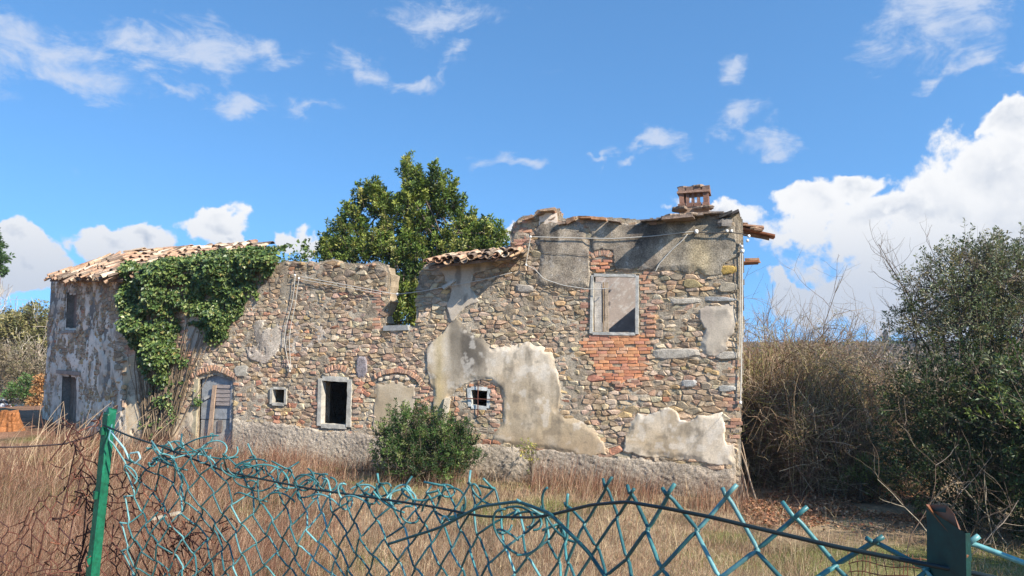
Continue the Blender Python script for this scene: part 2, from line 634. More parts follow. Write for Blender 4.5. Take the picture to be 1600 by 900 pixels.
# ------------------------------------------------------------------ the house
HB = np.array([*FR.W(8.0, 0, 0)[:2], -1.6])
house = thing('ruined_farmhouse', 'long roofless stone farmhouse in ruins with flaking plaster and a small brick chimney', 'ruined house', HB)


def hpart(name, me, parent=None, kind=None):
    """a part of the house; its mesh is built in house coordinates"""
    return link(name, me, parent or house, kind=kind)


def hpiece(name, V, faces, col, mat, parent, smooth_=False):
    """a piece with its own origin at its middle"""
    V = np.asarray(V) - HB
    c = V.mean(0)
    o = link(name, mesh(name, V - c, faces, col, smooth_, mat), parent)
    o.location = c
    return o


# outlines in photograph pixels turned into metres on the wall
TOP = [(190, 431), (250, 424), (330, 418), (400, 412), (440, 414), (447, 411), (470, 413), (500, 413), (520, 409), (545, 415), (572, 416), (590, 413), (601, 418),
       (607, 432), (604, 470), (600, 500), (598, 515), (625, 517), (653, 515), (655, 470), (659, 430), (668, 416), (681, 412), (700, 408), (760, 400), (800, 394),
       (801, 372), (806, 352), (818, 342), (838, 338), (842, 330), (871, 329), (873, 345), (884, 347), (903, 340), (940, 343), (975, 346), (1000, 349), (1040, 343),
       (1065, 341), (1100, 338), (1125, 336), (1149, 336), (1156, 346)]
SIDE = [(1157, 420), (1156, 520), (1154, 620), (1152, 700), (1150, 800)]
OUT_PX = [(191, 765)] + TOP + SIDE


def rect(x0, y0, x1, y1):
    return [(x0, y0), (x1, y0), (x1, y1), (x0, y1)]


HOLES_PX = {
    'upper': [(923, 428), (999, 428), (998, 524), (922, 523)],
    'barred': [(731, 604), (767, 607), (766, 640), (732, 637)],
    'tall': [(499, 588), (551, 590), (549, 670), (497, 668)],
    'small': [(423, 604), (450, 605), (449, 634), (422, 633)],
    'door': [(309, 589), (336, 581), (366, 591), (363, 706), (304, 706)],
    'ivy': [(234, 598), (272, 598), (270, 652), (232, 652)],
}
OUT = FR.poly(OUT_PX)
HOLES = {k: FR.poly(v) for k, v in HOLES_PX.items()}

PLASTER_PX = {
    # name: (polygon, thickness, kind)
    'big': ([(703, 505), (690, 520), (666, 545), (668, 575), (676, 605), (678, 640), (684, 662), (700, 655), (705, 622), (722, 605), (742, 597), (762, 597), (783, 612), (788, 634), (782, 662), (768, 678),
             (768, 690), (800, 697), (850, 705), (905, 712), (950, 712), (946, 690), (930, 668), (908, 655), (885, 650), (874, 638), (877, 610), (873, 580), (866, 548), (850, 538), (820, 532), (806, 538), (770, 540),
             (760, 530), (735, 515), (722, 500), (714, 492)], 0.055, 'beige'),
    'eave': ([(684, 420), (694, 432), (704, 452), (700, 480), (706, 505), (716, 492), (728, 480), (748, 470), (735, 450), (742, 430), (800, 404), (790, 402), (700, 414)], 0.05, 'grey'),
    'dark_left': ([(838, 352), (862, 346), (884, 349), (906, 347), (919, 362), (921, 395), (921, 420), (927, 438), (924, 452), (890, 452), (850, 452), (836, 446), (837, 420), (845, 398), (836, 378)], 0.06, 'dark'),
    'dark_right': ([(911, 347), (940, 346), (975, 348), (1000, 351), (1045, 345), (1090, 341), (1120, 340), (1148, 339), (1152, 352), (1152, 400), (1128, 416), (1126, 428), (1100, 433), (1088, 426), (1076, 432),
                    (1060, 424), (1030, 426), (1012, 420), (1000, 424), (960, 424), (957, 412), (957, 392), (940, 390), (926, 396), (922, 380), (921, 364)], 0.06, 'dark'),
    'right_patch': ([(1092, 482), (1110, 474), (1134, 472), (1150, 474), (1151, 500), (1146, 520), (1138, 526), (1137, 545), (1128, 552), (1117, 560), (1098, 557), (1092, 535), (1100, 515), (1090, 500)], 0.055, 'grey'),
    'low_right': ([(975, 705), (978, 680), (985, 660), (996, 644), (1012, 646), (1030, 640), (1046, 634), (1058, 640), (1064, 655), (1078, 658), (1090, 648), (1120, 644), (1130, 643), (1134, 680), (1137, 692), (1150, 690),
                   (1150, 728), (1110, 727), (1060, 720), (1015, 715)], 0.055, 'beige'),
    'blocked': ([(585, 595), (610, 594), (640, 598), (649, 602), (650, 650), (648, 682), (590, 680), (582, 672), (584, 630)], 0.03, 'tan'),
    'mid_thin': ([(388, 520), (400, 500), (420, 498), (440, 505), (470, 500), (505, 508), (512, 530), (490, 545), (440, 560), (410, 570), (388, 562), (382, 540)], 0.040, 'thin'),
    'ivy_patch': ([(300, 480), (322, 470), (330, 500), (318, 540), (300, 560), (285, 540), (288, 505)], 0.04, 'grey'),
    'left_low': ([(193, 560), (215, 552), (232, 575), (236, 600), (234, 640), (262, 660), (296, 640), (304, 620), (305, 700), (300, 720), (193, 720)], 0.05, 'grey_tan'),
    'left_high': ([(193, 432), (260, 430), (290, 460), (270, 500), (215, 520), (193, 530)], 0.04, 'grey'),
}
PLINTH_PX = [(360, 654), (400, 655), (440, 660), (500, 672), (560, 675), (590, 682), (680, 684), (730, 690), (770, 693), (850, 703), (950, 711), (1000, 716), (1060, 722), (1110, 728), (1151, 730), (1150, 810), (360, 770)]
PL_POLY = {k: FR.poly(v[0]) for k, v in PLASTER_PX.items()}
PLINTH = FR.poly(PLINTH_PX)

BRICK_PX = [
    [(905, 530), (922, 524), (1020, 524), (1019, 548), (1008, 572), (1006, 598), (955, 598), (935, 585), (925, 560), (905, 545)],   # below the upper window
    [(906, 455), (921, 452), (921, 524), (908, 526)],                    # left jamb
    [(1001, 424), (1016, 422), (1018, 524), (1001, 524)],                # right jamb
    [(803, 352), (822, 342), (828, 352), (824, 392), (803, 392)],        # broken end by the step in the roofline
    [(582, 455), (600, 452), (598, 512), (584, 518)],
    [(480, 583), (494, 570), (560, 575), (560, 588), (552, 590), (552, 660), (566, 668), (553, 676), (552, 588), (500, 587), (496, 600), (490, 660), (478, 660)],
    [(285, 580), (300, 572), (376, 575), (385, 590), (368, 594), (336, 580), (305, 588)],
    [(926, 398), (955, 394), (956, 422), (928, 424)],
    [(1128, 560), (1152, 560), (1152, 690), (1136, 690), (1134, 640), (1140, 600)],
    [(194, 540), (210, 540), (212, 556), (194, 562)],
]
BRICKS_UZ = [FR.poly(p) for p in BRICK_PX]


def clip_half(poly, p, nrm):
    """keep the part with (x-p).nrm <= 0"""
    out = []
    n = len(poly)
    for i in range(n):
        a, b = poly[i], poly[(i + 1) % n]
        da = (a[0] - p[0]) * nrm[0] + (a[1] - p[1]) * nrm[1]
        db = (b[0] - p[0]) * nrm[0] + (b[1] - p[1]) * nrm[1]
        if da <= 0:
            out.append(a)
        if (da < 0 < db) or (db < 0 < da):
            t = da / (da - db)
            out.append((a[0] + t * (b[0] - a[0]), a[1] + t * (b[1] - a[1])))
    return out


def rubble(u0, u1, z0, z1, keep, hsize, seed, aniso=2.1, holes=(), umax=None):
    """coursed rubble: jittered rows of seeds, one clipped cell per stone"""
    rg = np.random.default_rng(seed)
    pts = []
    z = z0
    while z < z1:
        h = rg.uniform(0.064, 0.112) * hsize(0.5 * (u0 + u1), z)
        u = u0 - rg.uniform(0, 0.2)
        while u < u1:
            w = min(max(rg.lognormal(math.log(0.165), 0.45), 0.07), 0.46) * hsize(u, z)
            wob = (float(vnoise(u * 0.8, z * 2.0, seed)) - 0.5) * 0.12
            pts.append((u + w / 2, z + wob + rg.normal(0, 0.017)))
            u += w
        z += h
    pts = np.array(pts)
    kill = rg.random(len(pts)) < 0.06
    for i in np.nonzero(kill)[0]:
        d = np.hypot(pts[:, 0] - pts[i, 0], (pts[:, 1] - pts[i, 1]) * 1.5)
        j = np.argsort(d)[1:3]
        pts[j] = 1e6
    pts = pts[pts[:, 0] < 1e5]
    k = keep(pts[:, 0], pts[:, 1])
    P = pts * np.array([1, aniso])
    cell = 0.35
    grid = {}
    for i, p in enumerate(P):
        grid.setdefault((int(p[0] // cell), int(p[1] // cell)), []).append(i)
    out = []
    for i in np.nonzero(k)[0]:
        p = P[i]
        gx, gy = int(p[0] // cell), int(p[1] // cell)
        near = [j for a in (-1, 0, 1) for b in (-1, 0, 1) for j in grid.get((gx + a, gy + b), ()) if j != i]
        near.sort(key=lambda j: (P[j, 0] - p[0]) ** 2 + (P[j, 1] - p[1]) ** 2)
        poly = [(p[0] - .3, p[1] - .22), (p[0] + .3, p[1] - .22), (p[0] + .3, p[1] + .22), (p[0] - .3, p[1] + .22)]
        for j in near[:22]:
            m = (p + P[j]) / 2
            poly = clip_half(poly, m, P[j] - p)
            if len(poly) < 3:
                break
        if len(poly) < 3:
            continue
        poly = np.array(poly) / np.array([1, aniso])
        c = poly.mean(0)
        for hp in holes:                                   # stones stop at the edge of an opening
            if inside(hp, poly[:, 0], poly[:, 1]).any():
                best = None
                for q in range(len(hp)):
                    a, b = hp[q], hp[(q + 1) % len(hp)]
                    e = b - a; nn = np.array([e[1], -e[0]])
                    if np.dot(hp.mean(0) - a, nn) < 0:
                        nn = -nn
                    dd = np.dot(c - a, nn) / np.linalg.norm(nn)
                    if best is None or dd < best[0]:
                        best = (dd, a, nn)
                poly = np.array(clip_half([tuple(x) for x in poly], best[1], best[2])) if best[0] < 0 else poly[:0]
                if len(poly) < 3:
                    break
        if len(poly) >= 3 and umax is not None and poly[:, 0].max() > umax:
            poly = np.array(clip_half([tuple(x) for x in poly], (umax, 0), (1, 0)))
        if len(poly) >= 3:
            out.append(poly)
    return out


def stone_piece(wall, poly, proud, rg, joint=0.009, back=0.05, tilt=0.25):
    c = poly.mean(0)
    d = poly - c
    size = np.hypot(*(poly.max(0) - poly.min(0)))
    L = np.hypot(d[:, 0], d[:, 1])
    poly = c + d * np.clip(1 - joint / np.maximum(L, 0.02), 0.5, 1)[:, None]
    keepi = [i for i in range(len(poly)) if np.hypot(*(poly[i] - poly[i - 1])) > 0.018]
    poly = poly[keepi]
    if len(poly) < 3:
        return None
    while len(poly) > 7:
        e = [np.hypot(*(poly[i] - poly[i - 1])) for i in range(len(poly))]
        poly = np.delete(poly, int(np.argmin(e)), 0)
    if len(poly) <= 5:                                      # knock the corners off
        new = []
        for i in range(len(poly)):
            a, b, q = poly[i - 1], poly[i], poly[(i + 1) % len(poly)]
            if len(new) + len(poly) - i < 8:
                f = rg.uniform(0.12, 0.3)
                new += [b + (a - b) * f, b + (q - b) * f]
            else:
                new.append(b)
        poly = np.array(new)
    n = len(poly)
    poly = poly + rg.normal(0, 0.004, poly.shape)
    inner = c + (poly - c) * rg.uniform(0.66, 0.84) + rg.normal(0, 0.006, poly.shape)
    gx, gz_ = rg.normal(0, tilt), rg.normal(0, tilt)
    v_out = proud * rg.uniform(0.35, 0.7) + rg.uniform(-0.004, 0.004, n)
    v_in = proud + np.clip((inner[:, 0] - c[0]) * gx + (inner[:, 1] - c[1]) * gz_, -0.016, 0.016) + rg.uniform(-0.004, 0.004, n)
    V = np.concatenate([wall.W(poly[:, 0], poly[:, 1], -back), wall.W(poly[:, 0], poly[:, 1], v_out), wall.W(inner[:, 0], inner[:, 1], v_in),
                        wall.W(c[0], c[1], proud + rg.uniform(0.0, 0.006))[None]])
    i = np.arange(n); j = (i + 1) % n
    sides = np.stack([i, j, n + j, n + i], 1)
    bev = np.stack([n + i, n + j, 2 * n + j, 2 * n + i], 1)
    cap = np.stack([2 * n + i, 2 * n + j, np.full(n, 3 * n)], 1)
    # outward facing whichever way the outline runs
    a2 = np.sum(poly[:, 0] * np.roll(poly[:, 1], -1) - np.roll(poly[:, 0], -1) * poly[:, 1])
    fs = [sides, bev, cap]
    if a2 < 0:
        fs = [f[:, ::-1] for f in fs]
    return V, fs, size * (poly[:, 1].max() - poly[:, 1].min())


def soft(a, k=0.44):
    return np.asarray(a) * (1 - k) + S(176, 160, 136) * k


PAL = np.array([soft(q) for q in [S(176, 158, 130), S(164, 152, 134), S(188, 156, 104), S(140, 118, 96), S(190, 160, 138), S(184, 108, 78), S(204, 190, 164), S(142, 132, 116), S(166, 138, 108), S(166, 124, 102)]]) * np.array([1.16, 1.09, 1.04])


def stone_weights(x, y):
    """which stones the wall is made of, by place in the wall (photograph pixels)"""
    low = float(smooth(y, 540, 620))
    up = 1 - float(smooth(y, 470, 560))
    mid = float(x < 640) * up
    w = np.array([3.0, 2.6, 0.4 + 0.9 * low, 1.6 + 1.6 * mid, 1.4, 0.2 + 0.5 * low, 1.6 - 0.9 * mid, 1.3 + 0.8 * up, 1.6, 0.35 + 0.5 * low])
    return w / w.sum()


def to_px(p):
    """photograph pixel of a world point (used while planning, to colour by place)"""
    d = np.asarray(p) - CAM
    c, s = math.cos(PITCH), math.sin(PITCH)
    f = d[..., 1] * c + d[..., 2] * s
    up = -d[..., 1] * s + d[..., 2] * c
    return 800 + FPX * d[..., 0] / f, 450 - FPX * up / f


# ---- front wall core
def outline_jitter(poly, step=0.12, amp=0.03, zmin=-0.6, seed=5):
    rg = np.random.default_rng(seed)
    out = []
    for i in range(len(poly)):
        a, b = poly[i], poly[(i + 1) % len(poly)]
        n = max(1, int(np.hypot(*(b - a)) / step))
        for k in range(n):
            p = a + (b - a) * k / n
            if p[1] > zmin:
                p = p + rg.normal(0, amp, 2)
            out.append(p)
    return np.array(out)


def wall_core(wall, outer, holes, T, name, mat, col, parent, depth_fn=None):
    loops = [outer] + list(holes)
    flat = np.concatenate(loops)
    tris = tessellate_polygon([[Vector((p[0], p[1], 0)) for p in lp] for lp in loops])
    tris = np.array([t for t in tris if len(set(t)) == 3])
    # consistent orientation
    a, b, c = flat[tris[:, 0]], flat[tris[:, 1]], flat[tris[:, 2]]
    cr = (b[:, 0] - a[:, 0]) * (c[:, 1] - a[:, 1]) - (b[:, 1] - a[:, 1]) * (c[:, 0] - a[:, 0])
    tris[cr < 0] = tris[cr < 0][:, ::-1]
    n = len(flat)
    m = MB()
    m.add(np.concatenate([wall.W(flat[:, 0], flat[:, 1], 0.0), wall.W(flat[:, 0], flat[:, 1], -T)]), [tris, tris[:, ::-1] + n], col)
    o = 0
    for lp in loops:
        k = len(lp)
        i = np.arange(k); j = (i + 1) % k
        ar = np.sum(lp[:, 0] * np.roll(lp[:, 1], -1) - np.roll(lp[:, 0], -1) * lp[:, 1])
        q = np.stack([i, j, k + j, k + i], 1)
        if (ar > 0) != (lp is not outer):
            q = q[:, ::-1]
        m.add(np.concatenate([wall.W(lp[:, 0], lp[:, 1], 0.0), wall.W(lp[:, 0], lp[:, 1], -T)]), [q], col)
    return hpart(name, m.build(name, mat, HB), parent)


OUTJ = outline_jitter(OUT)
front = wall_core(FR, OUTJ, [HOLES[k] for k in HOLES], 0.52, 'front_wall', M_mortar, S(168, 150, 124), house)

# ---- front stones
front_stones = []          # (size on the wall, V, faces, colour)
brick_list = []
bigp = {k: v for k, v in PL_POLY.items() if k not in ('mid_thin',)}


def keep_stone(u, z):
    ok = inside(OUT, u, z)
    for p in HOLES.values():
        ok &= ~inside(p, u, z)
    for k, p in bigp.items():
        ok &= ~(sdf(p, u, z) > 0.10)
    for k, p in enumerate(BRICKS_UZ):
        if k not in (5, 6):
            ok &= ~inside(p, u, z)
    ok &= ~(sdf(PLINTH, u, z) > 0.12)
    return ok


def hsize(u, z):
    s = 1.0 + 0.15 * float(vnoise(u * 0.35, z * 0.6, 77))
    if u < 10.5:
        s *= 1.04
    return s * (1.12 if z < 1.2 else 1.0)


rg = np.random.default_rng(21)
for poly in rubble(0.02, FR.len + 0.02, -1.3, 5.4, keep_stone, hsize, 3, holes=list(HOLES.values()), umax=FR.px(1153, 560)[0] + 0.01):
    c = poly.mean(0)
    zmaxed = not inside(OUT, poly[:, 0], poly[:, 1]).all()
    proud = rg.uniform(0.010, 0.032)
    sp = stone_piece(FR, poly, proud, rg, back=0.14 if zmaxed else 0.05)
    if sp is None:
        continue
    x, y = to_px(FR.W(c[0], c[1], 0))
    w = stone_weights(float(x), float(y))
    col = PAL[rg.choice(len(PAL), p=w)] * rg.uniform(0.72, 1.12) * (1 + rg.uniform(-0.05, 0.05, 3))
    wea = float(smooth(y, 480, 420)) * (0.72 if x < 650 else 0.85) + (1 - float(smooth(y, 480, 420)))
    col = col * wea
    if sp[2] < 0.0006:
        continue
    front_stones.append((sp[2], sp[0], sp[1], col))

# long dressed blocks on the right corner and a few pale lintels
for pts, c in (([(1020, 545), (1092, 544), (1096, 560), (1022, 562)], S(182, 172, 156)), ([(1122, 550), (1152, 548), (1152, 561), (1116, 562)], S(182, 172, 156)),
               ([(1046, 466), (1098, 465), (1094, 475), (1048, 477)], S(182, 172, 156)), ([(1100, 463), (1152, 464), (1152, 472), (1100, 472)], S(160, 158, 152)),
               ([(806, 444), (835, 446), (834, 458), (808, 457)], S(172, 162, 148)), ([(366, 572), (389, 570), (389, 590), (367, 589)], S(172, 164, 148)), ([(1126, 440), (1153, 442), (1152, 458), (1120, 456)], S(164, 152, 132)),
               ([(1122, 602), (1150, 602), (1150, 612), (1124, 612)], S(172, 168, 158)), ([(560, 556), (574, 557), (575, 590), (556, 590)], S(150, 140, 138)), ([(1064, 594), (1090, 592), (1089, 606), (1066, 605)], S(176, 172, 164)),
               ([(1068, 436), (1090, 437), (1100, 450), (1066, 450)], S(170, 152, 112)), ([(1120, 416), (1150, 414), (1152, 428), (1124, 430)], S(186, 154, 88))):
    sp = stone_piece(FR, FR.poly(pts), 0.05, rg, joint=0.004, tilt=0.03)
    if sp:
        front_stones.append((sp[2] + 9, sp[0], sp[1], c * rg.uniform(0.9, 1.0)))


# ---- bricks
def brick_piece(wall, u, z, w, h, proud, ang=0.0, back=0.05):
    j = RNG.normal(0, 0.004, (4, 2))
    q = np.array([(-w / 2, -h / 2), (w / 2, -h / 2), (w / 2, h / 2), (-w / 2, h / 2)]) + j
    c_, s_ = math.cos(ang), math.sin(ang)
    q = q @ np.array([[c_, s_], [-s_, c_]]) + (u, z)
    qi = q * 0.9 + q.mean(0) * 0.1
    V = np.concatenate([wall.W(q[:, 0], q[:, 1], -back), wall.W(q[:, 0], q[:, 1], proud - 0.006), wall.W(qi[:, 0], qi[:, 1], proud + RNG.normal(0, 0.003, 4))])
    i = np.arange(4); k = (i + 1) % 4
    return V, [np.stack([i, k, 4 + k, 4 + i], 1), np.stack([4 + i, 4 + k, 8 + k, 8 + i], 1), np.array([[8, 9, 10, 11]])]


def brick_col(orange, k=None):
    pal = [S(204, 136, 92), S(212, 146, 98), S(196, 122, 86), S(188, 124, 98), S(200, 150, 116)] if orange else [S(170, 112, 90), S(184, 138, 112), S(160, 100, 82), S(176, 150, 128), S(196, 132, 96)]
    return soft(pal[RNG.integers(len(pal))], k or (0.16 if orange else 0.36)) * RNG.uniform(0.92, 1.25)


for bi, p in enumerate(BRICKS_UZ):
    if bi in (5, 6, 7):
        continue
    lo, hi = p.min(0), p.max(0)
    z, row = lo[1] + 0.035, 0
    while z < hi[1]:
        u = lo[0] - (0.13 if row % 2 else 0.0) + RNG.uniform(-0.02, 0.02)
        while u < hi[0] + 0.1:
            w = 0.245 * RNG.uniform(0.82, 1.08) if RNG.random() < 0.8 else 0.13
            cu = u + w / 2
            ok = inside(p, cu, z) and inside(OUT, cu, z) and not any(inside(h, np.array([cu - w / 2 + .02, cu + w / 2 - .02]), np.array([z, z])).any() for h in HOLES.values())
            if ok and RNG.random() < 0.95:
                V, f = brick_piece(FR, cu, z + RNG.normal(0, 0.004), w - 0.008, 0.063, RNG.uniform(0.014, 0.026), RNG.normal(0, 0.015))
                brick_list.append((w + (0.1 if bi == 0 else 0), V, f, brick_col(bi == 0)))
            u += w
        z += 0.072; row += 1
# single bricks standing as jambs and scattered among the rubble
for (x0, y0, x1, y1, n) in ((488, 580, 497, 668, 8), (554, 592, 562, 668, 8), (370, 598, 384, 650, 5), (300, 560, 304, 600, 4), (652, 604, 668, 650, 9), (770, 612, 782, 650, 8), (940, 590, 1010, 604, 10), (1016, 480, 1022, 530, 6), (286, 500, 300, 580, 14)):
    for i in range(n):
        x, y = RNG.uniform(x0, x1), y0 + (y1 - y0) * (i + RNG.uniform(0.1, .9)) / n
        u, z = FR.px(x, y)
        V, f = brick_piece(FR, u, z, RNG.uniform(0.15, 0.25), 0.06, RNG.uniform(0.035, 0.05), RNG.normal(0, 0.03))
        brick_list.append((0.2, V, f, brick_col(False)))


def arch(xs, zs_px, n, length, thick=0.055, proud=0.045):
    """voussoirs along a polyline of pixels"""
    pts = FR.poly(list(zip(xs, zs_px)))
    s = np.concatenate([[0], np.cumsum(np.hypot(*np.diff(pts, axis=0).T))])
    for i in range(n):
        t = s[-1] * (i + 0.5) / n
        u, z = np.interp(t, s, pts[:, 0]), np.interp(t, s, pts[:, 1])
        e = 0.03
        u2, z2 = np.interp(min(t + e, s[-1]), s, pts[:, 0]), np.interp(min(t + e, s[-1]), s, pts[:, 1])
        u1, z1 = np.interp(max(t - e, 0), s, pts[:, 0]), np.interp(max(t - e, 0), s, pts[:, 1])
        ang = math.atan2(z2 - z1, u2 - u1) + math.pi / 2
        V, f = brick_piece(FR, u, z, length * RNG.uniform(0.85, 1.05), thick * RNG.uniform(0.85, 1.1), proud + RNG.uniform(-0.008, 0.008), ang + RNG.normal(0, .06))
        brick_list.append((0.3, V, f, brick_col(RNG.random() < 0.4, 0.5)))


arch([586, 600, 622, 640, 654, 662], [589, 582, 578, 582, 591, 602], 22, 0.12, 0.06, 0.06)
arch([300, 318, 336, 354, 372], [588, 579, 574, 580, 590], 17, 0.15, 0.06, 0.05)
arch([508, 520, 532, 546], [580, 575, 573, 581], 8, 0.14, 0.06, 0.045)
arch([925, 932, 941, 950, 957], [401, 397, 395, 396, 400], 11, 0.15, 0.05, 0.045)
for (x, y) in ((930, 412), (944, 412), (930, 419), (946, 418), (938, 423), (932, 408), (950, 408)):
    u, z = FR.px(x, y)
    V, f = brick_piece(FR, u, z, 0.2, 0.055, 0.04, RNG.normal(0, 0.05)); brick_list.append((0.3, V, f, brick_col(True)))
# the pink stone segments inside the blocked arch
for (x, y, s) in ((606, 590, .13), (622, 588, .15), (637, 592, .13), (595, 593, .1)):
    V, f = rock_piece(FR.P(x, y, 0.02), s, 0.05, 0.07); front_stones.append((5, V, f, S(190, 176, 156)))


# ---- end wall of the left wing, in its own shade
EN_TOP = [(80, 434), (100, 431), (125, 428), (150, 426), (170, 430), (192, 433)]
EN_OUT = EN.poly([(66, 700)] + EN_TOP + [(192, 740)])
EN_H = {'window': EN.poly([(103, 457), (121, 458), (119, 516), (101, 515)]), 'door': EN.poly([(96, 584), (121, 588), (119, 690), (91, 690)])}
end_wall = wall_core(EN, outline_jitter(EN_OUT, amp=0.02, zmin=-0.2, seed=8), list(EN_H.values()), 0.52, 'end_wall', M_mortar, S(150, 144, 134, 0.85), house)
end_stones = []


def keep_end(u, z):
    ok = inside(EN_OUT, u, z)
    for p in EN_H.values():
        ok &= ~inside(p, u, z)
    return ok & (fbm(u, z, 1.1, 3, 91) > 0.36)


for poly in rubble(0.05, EN.len, -0.9, 4.6, keep_end, lambda u, z: 1.35, 13, holes=list(EN_H.values())):
    sp = stone_piece(EN, poly, rg.uniform(0.015, 0.045), rg)
    if sp is None:
        continue
    col = PAL[rg.choice(len(PAL), p=[3, 3, 1.6, 2.5, 1, .3, 2, 3, 2, .2] / np.sum([3, 3, 1.6, 2.5, 1, .3, 2, 3, 2, .2]))] * rg.uniform(0.85, 1.05) * 0.95
    end_stones.append((sp[2] * 0.45, sp[0], sp[1], col))

# the 300 that show largest are objects of their own, the rest one mesh per wall
allst = sorted([(s, 0, V, f, c) for s, V, f, c in front_stones] + [(s, 1, V, f, c) for s, V, f, c in end_stones], key=lambda t: -t[0])
rest = [MB(), MB()]
for i, (s, wl, V, f, c) in enumerate(allst):
    if i < 300:
        hpiece('stone', V, f, c, M_stone, (front, end_wall)[wl])
    else:
        rest[wl].add(V, f, c)
for wl in (0, 1):
    hpart('rubble_stone', rest[wl].build('rubble_stone', M_stone, HB), (front, end_wall)[wl], 'stuff')
brick_list.sort(key=lambda t: -t[0])
mbr = MB()
for i, (s, V, f, c) in enumerate(brick_list):
    if i < 296:
        hpiece('brick', V, f, c, M_brick, front)
    else:
        mbr.add(V, f, c)
mbr.build
hpart('small_brick', mbr.build('small_brick', M_brick, HB), front, 'stuff')
print('stones', len(allst), 'bricks', len(brick_list))


# ---- plaster as sheets of real thickness
def sheet(wall, name, poly, thick, colfn, mat, parent, step=0.02, ragged=0.035, relief=0.006, relief_scale=3.0, seed=1, sfn=None, edge=0.022, holes=(), pebble=0.0, kind=None):
    lo, hi = poly.min(0) - 0.06, poly.max(0) + 0.06
    us, zs = np.arange(lo[0], hi[0], step), np.arange(lo[1], hi[1], step)
    U, Z = np.meshgrid(us, zs, indexing='ij')
    s = sdf(poly, U, Z) + (fbm(U, Z, 7.0, 5, seed, 0.68) - 0.5) * 2.4 * ragged + (fbm(U, Z, 2.2, 2, seed + 60) - 0.5) * 2.4 * ragged
    if sfn is not None:
        s = np.minimum(s, sfn(U, Z))
    for h in holes:
        s = np.minimum(s, -sdf(h, U, Z))
    fe = smooth(fbm(U, Z, 1.1, 3, seed + 80), 0.40, 0.58) * (thick > 0.025)
    v = -0.02 + (thick * (1 - 0.72 * fe * (1 - smooth(s, 0.0, 0.16))) + 0.02) * smooth(s, -edge * 0.5, edge)
    v = v + (fbm(U, Z, relief_scale, 4, seed + 40) - 0.5) * 2 * relief * smooth(s, 0, 0.06)
    if pebble:
        v = v + (vnoise(U / 0.055, Z / 0.045, seed + 9) - 0.3) * pebble * smooth(s, 0, 0.06) + (vnoise(U / 0.03, Z / 0.026, seed + 19) - 0.5) * pebble * 0.8 * smooth(s, 0, 0.06)
    v = np.minimum(v, 0.02 + np.maximum(thick, v))
    n, m = U.shape
    i = (np.arange(n - 1) * m)[:, None]; j = np.arange(m - 1)[None]
    q = np.stack([i + j, i + m + j, i + m + j + 1, i + j + 1], -1).reshape(-1, 4)
    ok = (s > -edge * 1.2).ravel()
    q = q[ok[q].any(1)]
    used = np.zeros(n * m, bool); used[q.ravel()] = True
    remap = np.cumsum(used) - 1
    V = wall.W(U, Z, v).reshape(-1, 3)[used]
    c = colfn(U.ravel()[used], Z.ravel()[used], s.ravel()[used])
    o = hpart(name, mesh(name, V - HB, [remap[q]], c, True, mat), parent, kind)
    return o


def lerp(a, b, t):
    t = np.asarray(t)[:, None]
    return np.asarray(a) * (1 - t) + np.asarray(b) * t


def col_beige(u, z, s):
    n = fbm(u, z, 1.1, 4, 51); n2 = fbm(u, z * 0.45, 3.0, 4, 52)
    c = lerp(S(212, 196, 172), S(194, 172, 140), smooth(n, 0.4, 0.66))
    c = lerp(c, S(172, 154, 128), smooth(n2, 0.52, 0.72) * 0.7)
    c = lerp(c, S(226, 214, 196), smooth(0.04 - s, 0.0, 0.03) * 0.25 * smooth(n2, .4, .6))
    # dark run-off under the broken top edge and pale wash elsewhere: stains of the plaster itself
    x, y = to_px(FR.W(u, z, 0))
    st = np.exp(-((x - 740 - 6 * (n2 - .5)) / 20) ** 2) * smooth(-(y), -610, -545)
    c = lerp(c, S(92, 86, 78), np.clip(st * 1.7 * (0.3 + 1.3 * n2), 0, 0.92))
    n3 = fbm(u * 2.2, z * .6, 2.4, 4, 57); n4 = fbm(u, z, 5.5, 4, 58)
    c = lerp(c, S(140, 128, 110), smooth(n3, .52, .70) * .55); c = lerp(c, S(120, 110, 96), smooth(n4, .60, .74) * .5); c = lerp(c, S(226, 216, 200), smooth(n4, .42, .30) * .45)
    st = np.exp(-((x - 712) / 11) ** 2) * smooth(-y, -665, -500)
    c = lerp(c, S(132, 122, 106), np.clip(st * 1.1, 0, 0.85))
    c = lerp(c, S(196, 172, 116), np.clip(np.exp(-((x - 688) / 9) ** 2) * 0.5, 0, 0.6))
    c = lerp(c, S(172, 148, 118), smooth(y, 660, 700) * 0.6 * (x < 960))
    return c


def col_dark(u, z, s):
    n = fbm(u, z, 1.4, 4, 61); n2 = fbm(u, z, 9.0, 3, 62); n3 = fbm(u * 1.6, z * 0.5, 1.8, 3, 63)
    c = lerp(S(130, 118, 104), S(164, 150, 130), smooth(n, 0.38, 0.66))
    c = lerp(c, S(82, 75, 68), smooth(n3, 0.5, 0.72) * 0.8)
    c = lerp(c, S(166, 158, 146), smooth(n2, 0.62, 0.8) * 0.6)
    c = lerp(c, S(178, 168, 150), smooth(0.03 - s, 0.0, 0.025) * 0.25)
    x, y = to_px(FR.W(u, z, 0))
    st = np.exp(-((x - 1094) / 16) ** 2 - ((y - 402) / 30) ** 2)
    c = lerp(c, S(196, 172, 126), np.clip(st * 1.3 * (0.5 + n), 0, 0.9))
    c = lerp(c, S(150, 140, 122), smooth(x, 1020, 1060) * 0.55)
    return c


